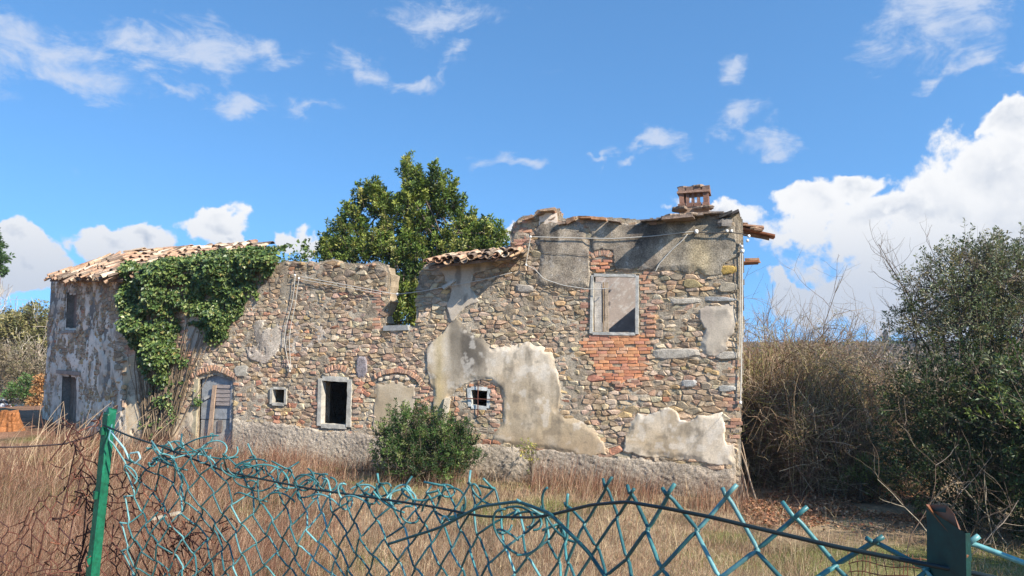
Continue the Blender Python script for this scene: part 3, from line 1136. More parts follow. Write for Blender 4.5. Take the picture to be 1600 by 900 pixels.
def col_grey(u, z, s):
    n = fbm(u, z, 1.6, 4, 71); n2 = fbm(u, z * .5, 4.0, 3, 72)
    c = lerp(S(194, 180, 160), S(172, 158, 142), smooth(n, 0.38, 0.64))
    c = lerp(c, S(116, 110, 102), smooth(n2, 0.55, 0.75) * 0.7)
    return lerp(c, S(196, 186, 168), smooth(0.03 - s, 0.0, 0.025) * 0.2)


def col_tan(u, z, s):
    n = fbm(u, z, 1.3, 4, 81)
    c = lerp(S(200, 182, 154), S(184, 164, 134), smooth(n, 0.4, 0.64))
    return lerp(c, S(196, 186, 168), smooth(0.05 - s, 0.0, 0.04) * 0.6)


CF = {'beige': col_beige, 'dark': col_dark, 'grey': col_grey, 'tan': col_tan, 'thin': col_grey, 'grey_tan': col_tan}
for i, (k, (_, th, kd)) in enumerate(PLASTER_PX.items()):
    sfn = None
    if kd == 'thin':
        def sfn(U, Z): return (fbm(U, Z, 2.4, 5, 140, .6) - 0.38) * 0.3
    if k in ('left_low', 'left_high'):
        def sfn(U, Z): return (fbm(U, Z, 1.7, 4, 150) - 0.36) * 0.5
    if k == 'dark_right':
        def sfn(U, Z):
            x, y = to_px(FR.W(U, Z, 0))
            return np.where(y < 352, (fbm(U, Z, 4.0, 4, 160) - 0.34) * 0.25, 1.0)
    o = sheet(FR, 'plaster_patch', PL_POLY[k], th, CF[kd], M_oldplaster if kd in ('dark', 'thin') else M_plaster, front, step=0.02, seed=100 + i, ragged=0.008 if k == 'blocked' else 0.04,
              sfn=sfn, holes=[h for h in HOLES.values()], relief=0.012 if kd == 'dark' else 0.007)
    if k == 'blocked':
        o['label'] = 'smooth tan plaster filling a blocked arched doorway'


# thin mortar still smeared over the rubble, stones poking through
def col_smear(u, z, s):
    n = fbm(u, z, 1.6, 4, 721); n2 = fbm(u, z, 6.0, 3, 722)
    x, y = to_px(FR.W(u, z, 0))
    c = lerp(S(186, 172, 150), S(160, 146, 126), smooth(n, 0.38, 0.64))
    c = lerp(c, S(132, 118, 100), smooth(n2, 0.52, 0.7) * 0.6)
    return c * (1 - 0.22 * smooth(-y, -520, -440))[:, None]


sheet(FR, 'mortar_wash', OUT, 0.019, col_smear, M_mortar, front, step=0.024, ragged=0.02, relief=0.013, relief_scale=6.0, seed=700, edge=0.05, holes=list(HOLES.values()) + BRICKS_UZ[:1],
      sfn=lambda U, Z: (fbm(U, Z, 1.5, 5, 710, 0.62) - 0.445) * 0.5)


def col_rough(u, z, s):
    n = fbm(u, z, 1.0, 4, 201); n2 = vnoise(u / 0.05, z / 0.045, 202)
    x, y = to_px(FR.W(u, z, 0))
    c = lerp(S(192, 177, 156), S(172, 158, 140), smooth(n, 0.4, 0.65))
    c = c * (0.78 + 0.34 * n2)[:, None]
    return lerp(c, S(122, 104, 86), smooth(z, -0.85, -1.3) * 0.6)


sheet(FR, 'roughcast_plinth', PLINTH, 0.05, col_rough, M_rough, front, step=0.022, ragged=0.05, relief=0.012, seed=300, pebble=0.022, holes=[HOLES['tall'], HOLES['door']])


def col_end(u, z, s):
    n = fbm(u, z, 0.8, 4, 211); n2 = fbm(u, z, 4, 3, 212)
    c = lerp(S(236, 222, 202), S(214, 200, 180), smooth(n, 0.4, 0.62))
    return lerp(c, S(150, 138, 124), smooth(n2, 0.55, 0.75) * 0.6)


sheet(EN, 'plaster_patch', EN_OUT, 0.05, col_end, M_plaster, end_wall, step=0.035, ragged=0.02, relief=0.012, relief_scale=2.0, seed=400, holes=list(EN_H.values()), edge=0.04,
      sfn=lambda U, Z: (fbm(U, Z, 2.6, 4, 410, 0.6) - 0.50 + 0.17 * smooth(-Z, -1.9, 0.2) - 0.03 * smooth(Z, 2.5, 4.0)) * 0.6)
# ------------------------------------------------------------------ frames, doors, bars
U_, Z_ = FR.r, np.array([0, 0, 1.0])


def bar(wall, m, p0, p1, w, d, v, col, vert=True):
    """a squared bar between two pixels on the wall, w across, d deep, front face at v"""
    a, b = wall.px(*p0), wall.px(*p1)
    bar_uz(wall, m, a, b, w, d, v, col)


def bar_uz(wall, m, a, b, w, d, v, col):
    a, b = np.asarray(a, float), np.asarray(b, float)
    e = b - a; L = np.hypot(*e); e = e / L
    t = wall.r * e[0] + np.array([0, 0, e[1]])
    s = wall.r * -e[1] + np.array([0, 0, e[0]])
    c = (a + b) / 2
    n = max(3, int(L / 0.12))
    V = []
    for k in range(n + 1):
        q = wall.W(*(a + (b - a) * k / n), v - d / 2)
        ws, ds = w / 2 * RNG.uniform(0.86, 1.06), d / 2
        for sx, sy in ((-1, -1), (1, -1), (1, 1), (-1, 1)):
            V.append(q + s * sx * ws + wall.n * (sy * ds - (0.008 * RNG.random() if sy > 0 else 0)))
    V = np.array(V) + RNG.normal(0, 0.002, (len(V), 3))
    q = np.array([[4 * k + m_, 4 * k + (m_ + 1) % 4, 4 * k + 4 + (m_ + 1) % 4, 4 * k + 4 + m_] for k in range(n) for m_ in range(4)] + [[3, 2, 1, 0], [4 * n, 4 * n + 1, 4 * n + 2, 4 * n + 3]])
    if np.dot(np.cross(s, wall.n), t) < 0:
        q = q[:, ::-1]
    m.add(V, [q], col * RNG.uniform(0.88, 1.06, (len(V), 1)))


def frame(wall, name, px, w, v, d, col, mat, parent, gap=0.004, sill=True):
    """four members round an opening, each its own piece"""
    (x0, y0), (x1, y1), (x2, y2), (x3, y3) = px
    f = None
    q = wall.poly(px)
    root = None
    for k, (a, b) in enumerate(((q[0], q[3]), (q[1], q[2]), (q[0], q[1]), (q[3], q[2]))):
        a, b = a.copy(), b.copy()
        if k >= 2:
            a[0] += w / 2 + gap; b[0] -= w / 2 + gap
        m = MB()
        bar_uz(wall, m, a, b, w * RNG.uniform(0.92, 1.1), d, v + (0 if k < 2 else -0.004), col)
        o = hpart(('jamb', 'jamb', 'lintel', 'sill')[k], m.build('frame_member', mat, HB), parent)
    return


BLUEGREY, PALE = S(150, 156, 156), S(178, 174, 162)
windows = {}


def wpart(name):
    o = bpy.data.objects.new(name, None); COL.objects.link(o); o.parent = house
    return o


win = wpart('window')
win['label'] = 'upper window opening with worn grey frame and a plank shutter'
frame(FR, 'window', [(926, 430), (996, 431), (995.5, 522), (924, 521)], 0.07, 0.05, 0.12, S(182, 178, 168), M_frame, win)
m = MB()
for x0, x1, c in ((928.5, 941, S(186, 176, 162)), (941.8, 944.5, S(150, 128, 100)), (945, 951, S(176, 156, 132))):
    a, b = FR.px(x0, 441, -0.03), FR.px(x1, 519, -0.03)
    V, f = box_piece(FR.W((a[0] + b[0]) / 2, (a[1] + b[1]) / 2, -0.03 + RNG.uniform(-.01, .01)), FR.r * (b[0] - a[0]) / 2, Z_ * (b[1] - a[1]) / 2, FR.n * 0.012)
    o = hpiece('plank', V, f, c, M_wood, win)
win2 = wpart('window'); win2['label'] = 'small square window with crossed rusty bars and white surround'
frame(FR, 'window', [(733.5, 606), (764.5, 608), (763.5, 638), (734.5, 635)], 0.085, 0.035, 0.12, S(196, 196, 188), M_frame, win2)
for a, b in (((748.5, 594), (748, 650)), ((728, 622), (771, 624))):
    m = MB(); bar(FR, m, a, b, 0.022, 0.02, 0.075, S(110, 72, 60)); hpart('window_bar', m.build('window_bar', M_rust, HB), win2)
win3 = wpart('window'); win3['label'] = 'tall black window opening with pale stone surround'
frame(FR, 'window', [(502, 591), (548, 593), (546, 667), (500, 665)], 0.12, 0.065, 0.2, S(184, 178, 164), M_frame, win3)
win4 = wpart('window'); win4['label'] = 'little square window with pale stone surround'
frame(FR, 'window', [(426, 606), (448, 607), (447, 632), (425, 631)], 0.075, 0.06, 0.16, S(180, 174, 160), M_frame, win4)
win5 = wpart('window'); win5['label'] = 'weathered wooden lattice over a dark opening among ivy'
for x in (238, 246, 255, 265):
    m = MB(); bar(FR, m, (x, 598), (x + RNG.uniform(-2, 2), 652), 0.035, 0.03, 0.03, S(150, 134, 116)); hpart('lattice_bar', m.build('lattice_bar', M_wood, HB), win5)
for y in (602, 619, 634):
    m = MB(); bar(FR, m, (231, y), (273, y + 1), 0.06 if y == 619 else 0.03, 0.03, 0.065, S(156, 138, 120)); hpart('lattice_bar', m.build('lattice_bar', M_wood, HB), win5)

# the plank door: sheets, slats, a leaning batten, posts
door = wpart('door'); door['label'] = 'grey patched door with broken slats and a leaning batten'


def plank_px(parent, name, pts, v, d, col, mat=M_wood):
    q = FR.poly(pts)
    V = np.concatenate([FR.W(q[:, 0], q[:, 1], v - d), FR.W(q[:, 0], q[:, 1], v)])
    V = V + RNG.normal(0, 0.002, V.shape)
    n = len(q); i = np.arange(n); j = (i + 1) % n
    ar = np.sum(q[:, 0] * np.roll(q[:, 1], -1) - np.roll(q[:, 0], -1) * q[:, 1])
    side = np.stack([i, j, n + j, n + i], 1); fr_ = np.arange(n)[None] + n; bk = np.arange(n)[None][:, ::-1]
    fs = [side, fr_, bk] if ar > 0 else [side[:, ::-1], fr_[:, ::-1], bk[:, ::-1]]
    return hpiece(name, V, fs, col, mat, parent)


plank_px(door, 'sheet', [(312, 590), (336, 583), (364, 592), (363, 655), (310, 655)], -0.10, 0.03, S(146, 148, 148), M_frame)
plank_px(door, 'sheet', [(310, 656), (361, 656), (360, 704), (308, 704)], -0.11, 0.03, S(158, 154, 146), M_frame)
for y in (601, 608.5, 615, 621.5, 628):
    plank_px(door, 'slat', [(336, y), (361, y + 1), (360.5, y + 6.2), (335, y + 5.4)], -0.045, 0.02, S(152, 140, 132))
plank_px(door, 'batten', [(332, 602), (337, 602), (327, 712), (320, 712)], -0.01, 0.03, S(172, 146, 122))
plank_px(door, 'post', [(360, 598), (366, 598), (363, 672), (357, 672)], -0.03, 0.05, S(160, 158, 156), M_frame)
plank_px(door, 'post', [(304, 592), (311, 592), (305, 714), (299, 714)], 0.035, 0.08, S(176, 164, 136))
plank_px(door, 'brace', [(316, 622), (331, 614), (331, 618), (317, 626)], -0.06, 0.025, S(170, 166, 158))
plank_px(door, 'patch', [(337, 657), (344, 657), (343, 676), (336, 676)], -0.08, 0.02, S(120, 110, 102))

# end wall window and door, recessed in the shade
we = wpart('window'); we['label'] = 'narrow shuttered window in the shaded end wall'
q = EN_H['window']
def en_plank(parent, name, u0, u1, z0, z1, v, col):
    V, f = box_piece(EN.W((u0 + u1) / 2, (z0 + z1) / 2, v), EN.r * (u1 - u0) / 2, Z_ * (z1 - z0) / 2, EN.n * 0.02)
    hpiece(name, V, f, col, M_wood, parent)
lo, hi = q.min(0), q.max(0)
for i in range(4):
    w = (hi[0] - lo[0]) / 4
    en_plank(we, 'plank', lo[0] + i * w + .006, lo[0] + (i + 1) * w - .006, lo[1] + .03, hi[1] - .03, -0.3 + RNG.uniform(-.012, .012), S(150, 130, 118) * RNG.uniform(.8, 1.1))
m = MB(); bar_uz(EN, m, (lo[0] - .1, lo[1] - .04), (hi[0] + .1, lo[1] - .04), 0.09, 0.2, 0.09, S(160, 152, 142)); hpart('sill', m.build('sill', M_frame, HB), we)
de = wpart('door'); de['label'] = 'plank door in the shaded end wall under a timber lintel'
q = EN_H['door']; lo, hi = q.min(0), q.max(0)
for i in range(5):
    w = (hi[0] - lo[0]) / 5
    en_plank(de, 'plank', lo[0] + i * w + .006, lo[0] + (i + 1) * w - .006, lo[1] + .2, hi[1] - .03, -0.32 + RNG.uniform(-.012, .012), S(134, 122, 108) * RNG.uniform(.8, 1.1))
m = MB(); bar_uz(EN, m, (lo[0] - .35, hi[1] + .07), (hi[0] + .3, hi[1] + .05), 0.14, 0.2, 0.1, S(156, 140, 126)); hpart('lintel', m.build('lintel', M_wood, HB), de)

# slab on the sill of the gap where the wall has fallen
plank_px(front, 'sill', [(601, 509), (638, 508), (640, 516), (600, 517)], 0.06, 0.4, S(150, 150, 146), M_frame)
plank_px(front, 'loose_plank', [(694, 448), (712, 438), (714, 441), (697, 453)], 0.16, 0.12, S(180, 176, 166), M_frame)
plank_px(front, 'loose_plank', [(409, 416), (428, 408), (434, 411), (414, 421)], 0.32, 0.22, S(176, 166, 152), M_frame)


# ------------------------------------------------------------------ inside: floors, rear and cross walls
def slab(name, u0, u1, z, v0, v1, t, col, mat):
    c = FR.W((u0 + u1) / 2, z - t / 2, (v0 + v1) / 2)
    V, f = box_piece(c, FR.r * (u1 - u0) / 2, Z_ * t / 2, FR.n * (v1 - v0) / 2)
    return hpart(name, mesh(name, V - HB, f, col, False, mat))


ul = lambda x, y=560: FR.px(x, y)[0]
G0 = -1.7
slab('upper_floor', ul(660), FR.len - 0.3, FR.px(800, 572)[1], -6.4, -0.53, 0.2, S(120, 100, 80), M_wood)
slab('upper_floor', 0.3, ul(585), FR.px(500, 560)[1], -3.0, -0.53, 0.2, S(120, 100, 80), M_wood)


def cross_wall(name, P0, P1, z0, z1, T, col=S(150, 138, 120)):
    w = Wall(P0, P1)
    q = np.array([(0, z0), (w.len, z0), (w.len, z1)] + [(w.len * (1 - k / 8), z1 + RNG.uniform(-.12, .12)) for k in range(1, 8)] + [(0, z1)])
    return wall_core(w, q, [], T, name, M_mortar, col, house)


def FP(u, v):
    return FR.W(u, 0, v)[:2]


zr = FR.px(1100, 350)[1]
cross_wall('side_wall', FP(FR.len - 0.01, -0.53), FP(FR.len - 0.01, -6.9), G0, zr - 0.1, 0.5)
cross_wall('rear_wall', FP(ul(660), -6.4), FP(FR.len - 0.52, -6.4), G0, 3.2, 0.5)
cross_wall('rear_wall', FP(0.6, -6.4), FP(ul(540), -6.4), G0, 2.6, 0.5)
cross_wall('inner_wall', FP(0.6, -3.0), FP(ul(585), -3.0), G0, FR.px(500, 548)[1], 0.3)
cross_wall('inner_wall', FP(ul(672), -0.53), FP(ul(672), -6.3), G0, FR.px(700, 440)[1], 0.3)
cross_wall('inner_wall', FP(ul(585), -0.53), FP(ul(585), -3.0), G0, FR.px(590, 560)[1], 0.3)
cross_wall('inner_wall', FP(ul(448), -0.53), FP(ul(448), -6.3), G0, FR.px(448, 424)[1], 0.3)

# pale partition seen through the upper window
w = Wall(FP(ul(860), -2.2), FP(FR.len - 0.55, -2.2))
q = np.array([(0, 1.2), (w.len, 1.2), (w.len, 4.1), (0, 4.1)])
part_wall = wall_core(w, q, [], 0.16, 'partition', M_mortar, S(168, 158, 146), house)


def col_part(u, z, s):
    n = fbm(u, z, 2.0, 4, 501); n2 = fbm(u, z, 14, 3, 502)
    c = lerp(S(196, 182, 172), S(170, 158, 150), smooth(n, 0.4, 0.64))
    return lerp(c, S(226, 222, 216), smooth(n2, 0.62, 0.72) * 0.7)


sheet(w, 'plaster_patch', q, 0.025, col_part, M_plaster, part_wall, step=0.04, ragged=0.01)


# ------------------------------------------------------------------ roofs of clay tiles
def tile_geo(L=0.46, r0=0.10, r1=0.082, t=0.014, seg=5):
    """half-round tile along +x (r0 at the low end x=L), crown up; edges and both faces"""
    V, F = [], []
    for x, r in ((0, r1), (L, r0)):
        for rr in (r, r - t):
            for k in range(seg + 1):
                a = math.pi * k / seg
                V.append((x, rr * math.cos(a), rr * math.sin(a) * 0.8))
    n = seg + 1
    for k in range(seg):
        F.append([k, 2 * n + k, 2 * n + k + 1, k + 1])                    # outside
        F.append([n + k, n + k + 1, 3 * n + k + 1, 3 * n + k])            # inside
        F.append([k, k + 1, n + k + 1, n + k])
        F.append([2 * n + k, 3 * n + k, 3 * n + k + 1, 2 * n + k + 1])
    F.append([0, n, 3 * n, 2 * n]); F.append([n - 1, 3 * n - 1 - 0 + 0, 4 * n - 1, 2 * n - 1]) if False else F.append([n - 1, 3 * n - 1, 4 * n - 1, 2 * n - 1])
    return np.array(V), np.array(F)


TV, TF = tile_geo()
TPAL = [soft(q, 0.42) * k_ for k_, q in zip((.95, .9, .7, 1.0, .75, .95, .6, 1.05, .5, .85), [S(186, 130, 98), S(200, 156, 124), S(172, 116, 88), S(206, 176, 146), S(160, 122, 98), S(190, 148, 110), S(150, 128, 112), S(214, 190, 164), S(134, 104, 88), S(196, 142, 104)])]
TILE_ME = [mesh('roof_tile', TV + RNG.normal(0, 0.003, TV.shape), [TF], c * 0.95, False, M_tile) for c in TPAL]
n_tiles = 0


def tile_roof(parent, a, b, up, rows, pitch=0.34, colw=0.215, jitter=1.0, skip=0.05, edge_rows=99, limit=300, channel=True, clip=None, lift=0.0, w=None):
    """lay tiles on the slope that starts on the eave a-b and climbs along 'up' (unit)"""
    global n_tiles
    a, b, up = (np.asarray(x, float) for x in (a, b, up))
    e = b - a; L = np.linalg.norm(e); e = e / L
    nrm = np.cross(e, up); nrm /= np.linalg.norm(nrm)
    if nrm[2] < 0:
        nrm = -nrm
    stuff = MB()
    nc = max(1, int(L / colw))
    for c in range(nc + 1):
        for r in range(rows):
            for ch in ((False, True) if channel else (False,)):
                if RNG.random() < skip:
                    continue
                p = a + e * (c * colw + (0.5 * colw if ch else 0) + RNG.normal(0, 0.016) * jitter) + up * (r * pitch + 0.46 + RNG.normal(0, 0.03) * jitter)
                if clip is not None and not clip(p):
                    continue
                ax = -up + e * RNG.normal(0, 0.07) * jitter + nrm * RNG.normal(0, 0.035) * jitter
                ax /= np.linalg.norm(ax)
                n2 = nrm + e * RNG.normal(0, 0.09) * jitter; n2 -= ax * (n2 @ ax); n2 /= np.linalg.norm(n2)
                if ch:
                    n2 = -n2
                p = p + nrm * ((0.10 if not ch else 0.085) + 0.0 * r + RNG.uniform(0, 0.02) * jitter + lift)
                y = np.cross(n2, ax)
                M = Matrix(((ax[0], y[0], n2[0], p[0] - HB[0]), (ax[1], y[1], n2[1], p[1] - HB[1]), (ax[2], y[2], n2[2], p[2] - HB[2]), (0, 0, 0, 1)))
                k = RNG.choice(len(TPAL), p=w)
                if n_tiles < limit and not ch and r < edge_rows:
                    o = link('roof_tile', TILE_ME[k], parent)
                    o.matrix_basis = M
                    n_tiles += 1
                else:
                    Mn = np.array(M)
                    stuff.add(TV @ Mn[:3, :3].T + Mn[:3, 3], [TF], TPAL[k] * RNG.uniform(0.8, 1.05))
    if stuff.n:
        link('small_tile', stuff.build('small_tile', M_tile), parent, kind='stuff')


def roof_deck(name, quad, t, col=S(120, 98, 80)):
    quad = np.asarray(quad)
    V = np.concatenate([quad, quad - np.array([0, 0, t])]) - HB
    n = len(quad); i = np.arange(n); j = (i + 1) % n
    return hpart(name, mesh(name, V, [[*range(n)], [*range(2 * n - 1, n - 1, -1)]] + [[int(q), int(n + q), int(n + k), int(k)] for q, k in zip(i, j)], col, False, M_wood))


# left wing: front slope, ridge four metres back, and the end slope
e0 = FR.P(192, 434, 0.28); e1 = FR.P(432, 410, 0.28)
rgA = at(196, 398, 25.4); rgB = at(404, 388, 23.0)
eE = EN.P(78, 437, 0.3); eL = EN.P(192, 437, 0.3)
roof_l = roof_deck('roof', [e0, e1, rgB, rgA], 0.07)
roof_e = roof_deck('roof', [eE, eL, rgA], 0.07)
upv = (rgA + rgB) / 2 - (e0 + e1) / 2
ef = (e1 - e0) / np.linalg.norm(e1 - e0)
upv = upv - ef * (upv @ ef); Lr = np.linalg.norm(upv); upv /= Lr


def clip_l(p):
    x, y = to_px(p)
    return x < 418 - 0.6 * (425 - y) or True


# the end slope first: its tiles show largest
upE = rgA - (eE + eL) / 2; ee = (eL - eE) / np.linalg.norm(eL - eE); upE = upE - ee * (upE @ ee); LE = np.linalg.norm(upE); upE /= LE


def clip_e(p):
    t = ((p - eE) @ ee) / np.linalg.norm(eL - eE); s = ((p - eE) @ upE) / LE
    # inside the triangle eE, eL, rgA
    ta = ((rgA - eE) @ ee) / np.linalg.norm(eL - eE)
    return s < 1.04 and t > ta * s - 0.03 and t < 1 - (1 - ta) * s + 0.05


MIDW = 0
# middle bay: a strip of eave left standing
m0 = FR.P(670, 416, 0.5); m1 = FR.P(802, 401, 0.5)
mu = -FR.n * math.cos(R(15)) + Z_ * math.sin(R(15))
roof_m = roof_deck('roof', [m0, m1, m1 + mu * 1.3, m0 + mu * 1.3], 0.06)
tile_roof(roof_m, m0 - mu * 0.1, m1 - mu * 0.1, mu, 3, jitter=1.3, skip=0.06, limit=300)
tile_roof(roof_e, eE - upE * 0.15, eL - upE * 0.15, upE, int(LE / 0.34), jitter=2.7, skip=0.07, limit=300, clip=clip_e)
# front slope: only its upper part shows over the ivy
def slope_clip(lo):
    o = e0
    pl = np.array([[(p - o) @ ef, (p - o) @ upv] for p in (e0, e1, rgB, rgA)])

    def f(p):
        a_, b_ = (p - o) @ ef, (p - o) @ upv
        return bool(inside(pl, np.array([a_]), np.array([b_ - 0.25]))[0]) and (b_ > Lr * lo or a_ < 0.9)
    return f


amin = (rgA - e0) @ ef
tile_roof(roof_l, e0 + ef * amin - upv * 0.1, e1 + ef * 0.4 - upv * 0.1, upv, int(Lr / 0.34) + 1, jitter=2.4, skip=0.06, limit=300, clip=slope_clip(0.42))
# ridge tiles
for i in range(17):
    p = rgA + (rgB - rgA) * (i / 16.0) + Z_ * RNG.uniform(0.06, 0.13)
    ax = (rgB - rgA) / np.linalg.norm(rgB - rgA) + RNG.normal(0, 0.05, 3); ax /= np.linalg.norm(ax)
    n2 = Z_ + RNG.normal(0, 0.1, 3); n2 -= ax * (n2 @ ax); n2 /= np.linalg.norm(n2); y = np.cross(n2, ax)
    o = link('ridge_tile', TILE_ME[RNG.integers(len(TPAL))], roof_l)
    o.matrix_basis = Matrix(((ax[0], y[0], n2[0], p[0] - HB[0]), (ax[1], y[1], n2[1], p[1] - HB[1]), (ax[2], y[2], n2[2], p[2] - HB[2]), (0, 0, 0, 1))) @ Matrix.Scale(1.2, 4)

# loose rubble along the broken tops of the walls
top_pts = FR.poly(TOP)
mb = MB()
for i in range(len(top_pts) - 1):
    a, b = top_pts[i], top_pts[i + 1]
    L = np.hypot(*(b - a))
    if abs(b[0] - a[0]) < 0.15 or a[0] < FR.px(436, 415)[0]:
        continue
    for k in range(int(L / 0.13) * 3 + 1):
        t = RNG.random()
        u, z = a + (b - a) * t
        x, y = to_px(FR.W(u, z, 0))
        s = RNG.uniform(0.07, 0.17)
        V, f = rock_piece(FR.W(u, z + RNG.uniform(-0.05, 0.02), -RNG.uniform(0.0, 0.5)), s, s * 0.8, s * RNG.uniform(0.35, 0.6), RNG.uniform(0, 3))
        mb.add(V, f, PAL[RNG.integers(len(PAL))] * (0.75 if x > 870 else 0.85) * RNG.uniform(0.75, 1.1))
hpart('loose_rubble', mb.build('loose_rubble', M_stone, HB), front, 'stuff')
# the white stub and broken bits left of the parapet
for (x0, y0, x1, y1, v, c) in ((843, 331, 870, 352, -0.1, S(222, 204, 184)),):
    q = FR.poly([(x0, y0 + 6), (x0 + 9, y0 + 2), (x1, y0), (x1 + 1, y1), (x0, y1)])
    V = np.concatenate([FR.W(q[:, 0], q[:, 1], v - 0.35), FR.W(q[:, 0], q[:, 1], v + 0.12)]); V += RNG.normal(0, 0.012, V.shape)
    n = 5; i = np.arange(n); j = (i + 1) % n
    hpiece('plaster_stub', V, [np.stack([i, n + i, n + j, j], 1), np.arange(5)[None] + 5, np.arange(5)[None][:, ::-1]], c, M_plaster, front)
for (x, y, lx, lz, dv, ang, c) in ((858, 330, .34, .035, .3, .05, S(150, 126, 104)), (846, 333, .2, .04, .3, .3, S(140, 116, 96)), (828, 342, .22, .04, .3, .35, S(150, 122, 100)), (915, 341, .26, .03, .3, -0.1, S(170, 126, 92)),
                                   (938, 343, .34, .028, .28, -0.14, S(176, 132, 98)), (893, 345, .2, .06, .25, .3, S(146, 116, 92)), (962, 347, .3, .025, .3, -0.1, S(120, 104, 92)), (880, 350, .18, .03, .25, .1, S(130, 112, 98)),
                                   (1020, 345, .5, .022, .35, .06, S(92, 82, 76)), (1048, 341, .4, .025, .35, .04, S(96, 86, 78)), (1085, 339, .45, .03, .4, .0, S(120, 106, 94)), (1100, 335, .35, .028, .3, .02, S(140, 118, 100)),
                                   (1120, 334, .3, .03, .3, -0.03, S(132, 118, 106)), (1135, 337, .3, .035, .3, .3, S(84, 80, 76)), (790, 392, .5, .04, .06, .02, S(70, 62, 56)), (1146, 334, .25, .03, .25, .36, S(80, 74, 70))):
    u, z = FR.px(x, y)
    r_ = FR.r * math.cos(ang) + Z_ * math.sin(ang); s_ = -FR.r * math.sin(ang) + Z_ * math.cos(ang)
    V, f = box_piece(FR.W(u, z, -0.12 + RNG.uniform(-.03, .03)), r_ * lx / 2, s_ * lz, FR.n * dv)
    V += RNG.normal(0, 0.012, V.shape)
    hpiece('slab', V, f, c, M_tile, front)
# remnant of the eave that throws the long diagonal shadow
m = MB()
q = FR.poly([(1040, 348), (1088, 347)])
V, f = box_piece(FR.W((q[0][0] + q[1][0]) / 2, q[0][1] + 0.02, 0.24), FR.r * (q[1][0] - q[0][0]) / 2, Z_ * 0.03, FR.n * 0.34)
V += RNG.normal(0, 0.015, V.shape)
hpiece('eave_slab', V, f, S(130, 112, 98), M_tile, front)
for k in range(7):
    u = q[0][0] + (q[1][0] - q[0][0]) * (k + 0.5) / 7
    V, f = rock_piece(FR.W(u, q[0][1] + 0.07, 0.3 + RNG.uniform(-.15, .2)), 0.16, 0.18, 0.05, RNG.uniform(0, 3)); hpiece('eave_slab', V, f, S(158, 138, 118) * RNG.uniform(.7, 1.05), M_tile, front)
# big grey corner stone under the verge
V, f = rock_piece(FR.P(1136, 349, 0.03), 0.36, 0.12, 0.17, 0.3); hpiece('stone', V, f, S(118, 112, 106), M_stone, front)

# rafters and boards sticking out past the right corner
for (p, L, w_, h_, col, drop) in (((1157, 354), .72, .22, .018, S(150, 98, 70), .30), ((1159, 361), .58, .04, .035, S(142, 108, 84), .27), ((1158, 349), .46, .26, .016, S(168, 130, 104), .22), ((1158, 408), .34, .10, .03, S(126, 84, 58), -.06), ((1172, 405), .2, .08, .045, S(150, 116, 88), .05)):
    u, z = FR.px(*p)
    ax = FR.r * math.cos(drop) - Z_ * math.sin(drop)
    nn = np.cross(ax, FR.n); nn = nn if nn[2] > 0 else -nn
    c = FR.W(u, z, -0.35) + ax * (L / 2 - 0.06)
    V, f = box_piece(c, ax * (L / 2 + 0.06), FR.n * w_, nn * h_)
    V += RNG.normal(0, 0.012, V.shape)
    hpiece('rafter', V, f, col, M_wood, house)
for k in range(6):
    u, z = FR.px(1161 + 6 * k, 349 + 2.6 * k)
    V, f = rock_piece(FR.W(u, z + 0.02, -0.3 + RNG.uniform(-.2, .2)), 0.17, 0.15, 0.05, RNG.uniform(0, 3)); hpiece('roof_tile', V, f, TPAL[RNG.integers(6)] * .8, M_tile, house)

# ------------------------------------------------------------------ chimney
vC = -0.75
cq = FR.poly([(1061, 334), (1111, 334), (1111, 291), (1061, 291)], vC)
u0, u1, z0, z1 = cq[0][0], cq[1][0], cq[0][1] - 0.25, cq[2][1]
W_, H_ = u1 - u0, z1 - cq[0][1]
chim = wpart('chimney'); chim['label'] = 'small brick chimney with an open row of brick columns under its cap'


def cbox(name, ua, ub, za, zb, va, vb, col):
    V, f = box_piece(FR.W((ua + ub) / 2, (za + zb) / 2, (va + vb) / 2), FR.r * (ub - ua) / 2, Z_ * (zb - za) / 2, FR.n * (vb - va) / 2)
    V += RNG.normal(0, 0.006, V.shape)
    return hpiece(name, V, f, col, M_brick, chim)


zb = cq[0][1]
D2 = 0.28
cbox('base', u0 + .03, u1 - .03, z0, zb + H_ * 0.16, vC - D2, vC + D2, S(158, 132, 110))
for k in range(4):
    cbox('brick', u0 + .01 + k * W_ / 4, u0 + (k + 1) * W_ / 4 - .006, zb + H_ * .16, zb + H_ * .29, vC - D2 - .02, vC + D2 + .03, S(148, 112, 94) * RNG.uniform(.8, 1.1))
for x0_, x1_ in ((0.05, 0.20), (0.80, 0.95)):
    for va, vb in ((vC + D2 - .16, vC + D2 - .01), (vC - D2 + .01, vC - D2 + .16)):
        cbox('pillar', u0 + W_ * x0_, u0 + W_ * x1_, zb + H_ * .29, zb + H_ * .70, va, vb, S(138, 104, 88) * RNG.uniform(.85, 1.1))
for t in (0.305, 0.47, 0.635):
    cbox('pillar', u0 + W_ * t - .025, u0 + W_ * t + .035, zb + H_ * .29, zb + H_ * .70, vC + D2 - .13, vC + D2 - .03, S(126, 96, 82) * RNG.uniform(.85, 1.1))
cbox('cap', u0 + .0, u1 - .0, zb + H_ * .70, zb + H_ * .77, vC - D2 - .03, vC + D2 + .03, S(152, 122, 104))
for k in range(4):
    cbox('brick', u0 + .01 + k * W_ / 4, u0 + (k + 1) * W_ / 4 - .006, zb + H_ * .77, zb + H_ * RNG.uniform(.9, .95), vC - D2, vC + D2, S(134, 110, 96) * RNG.uniform(.75, 1.1))
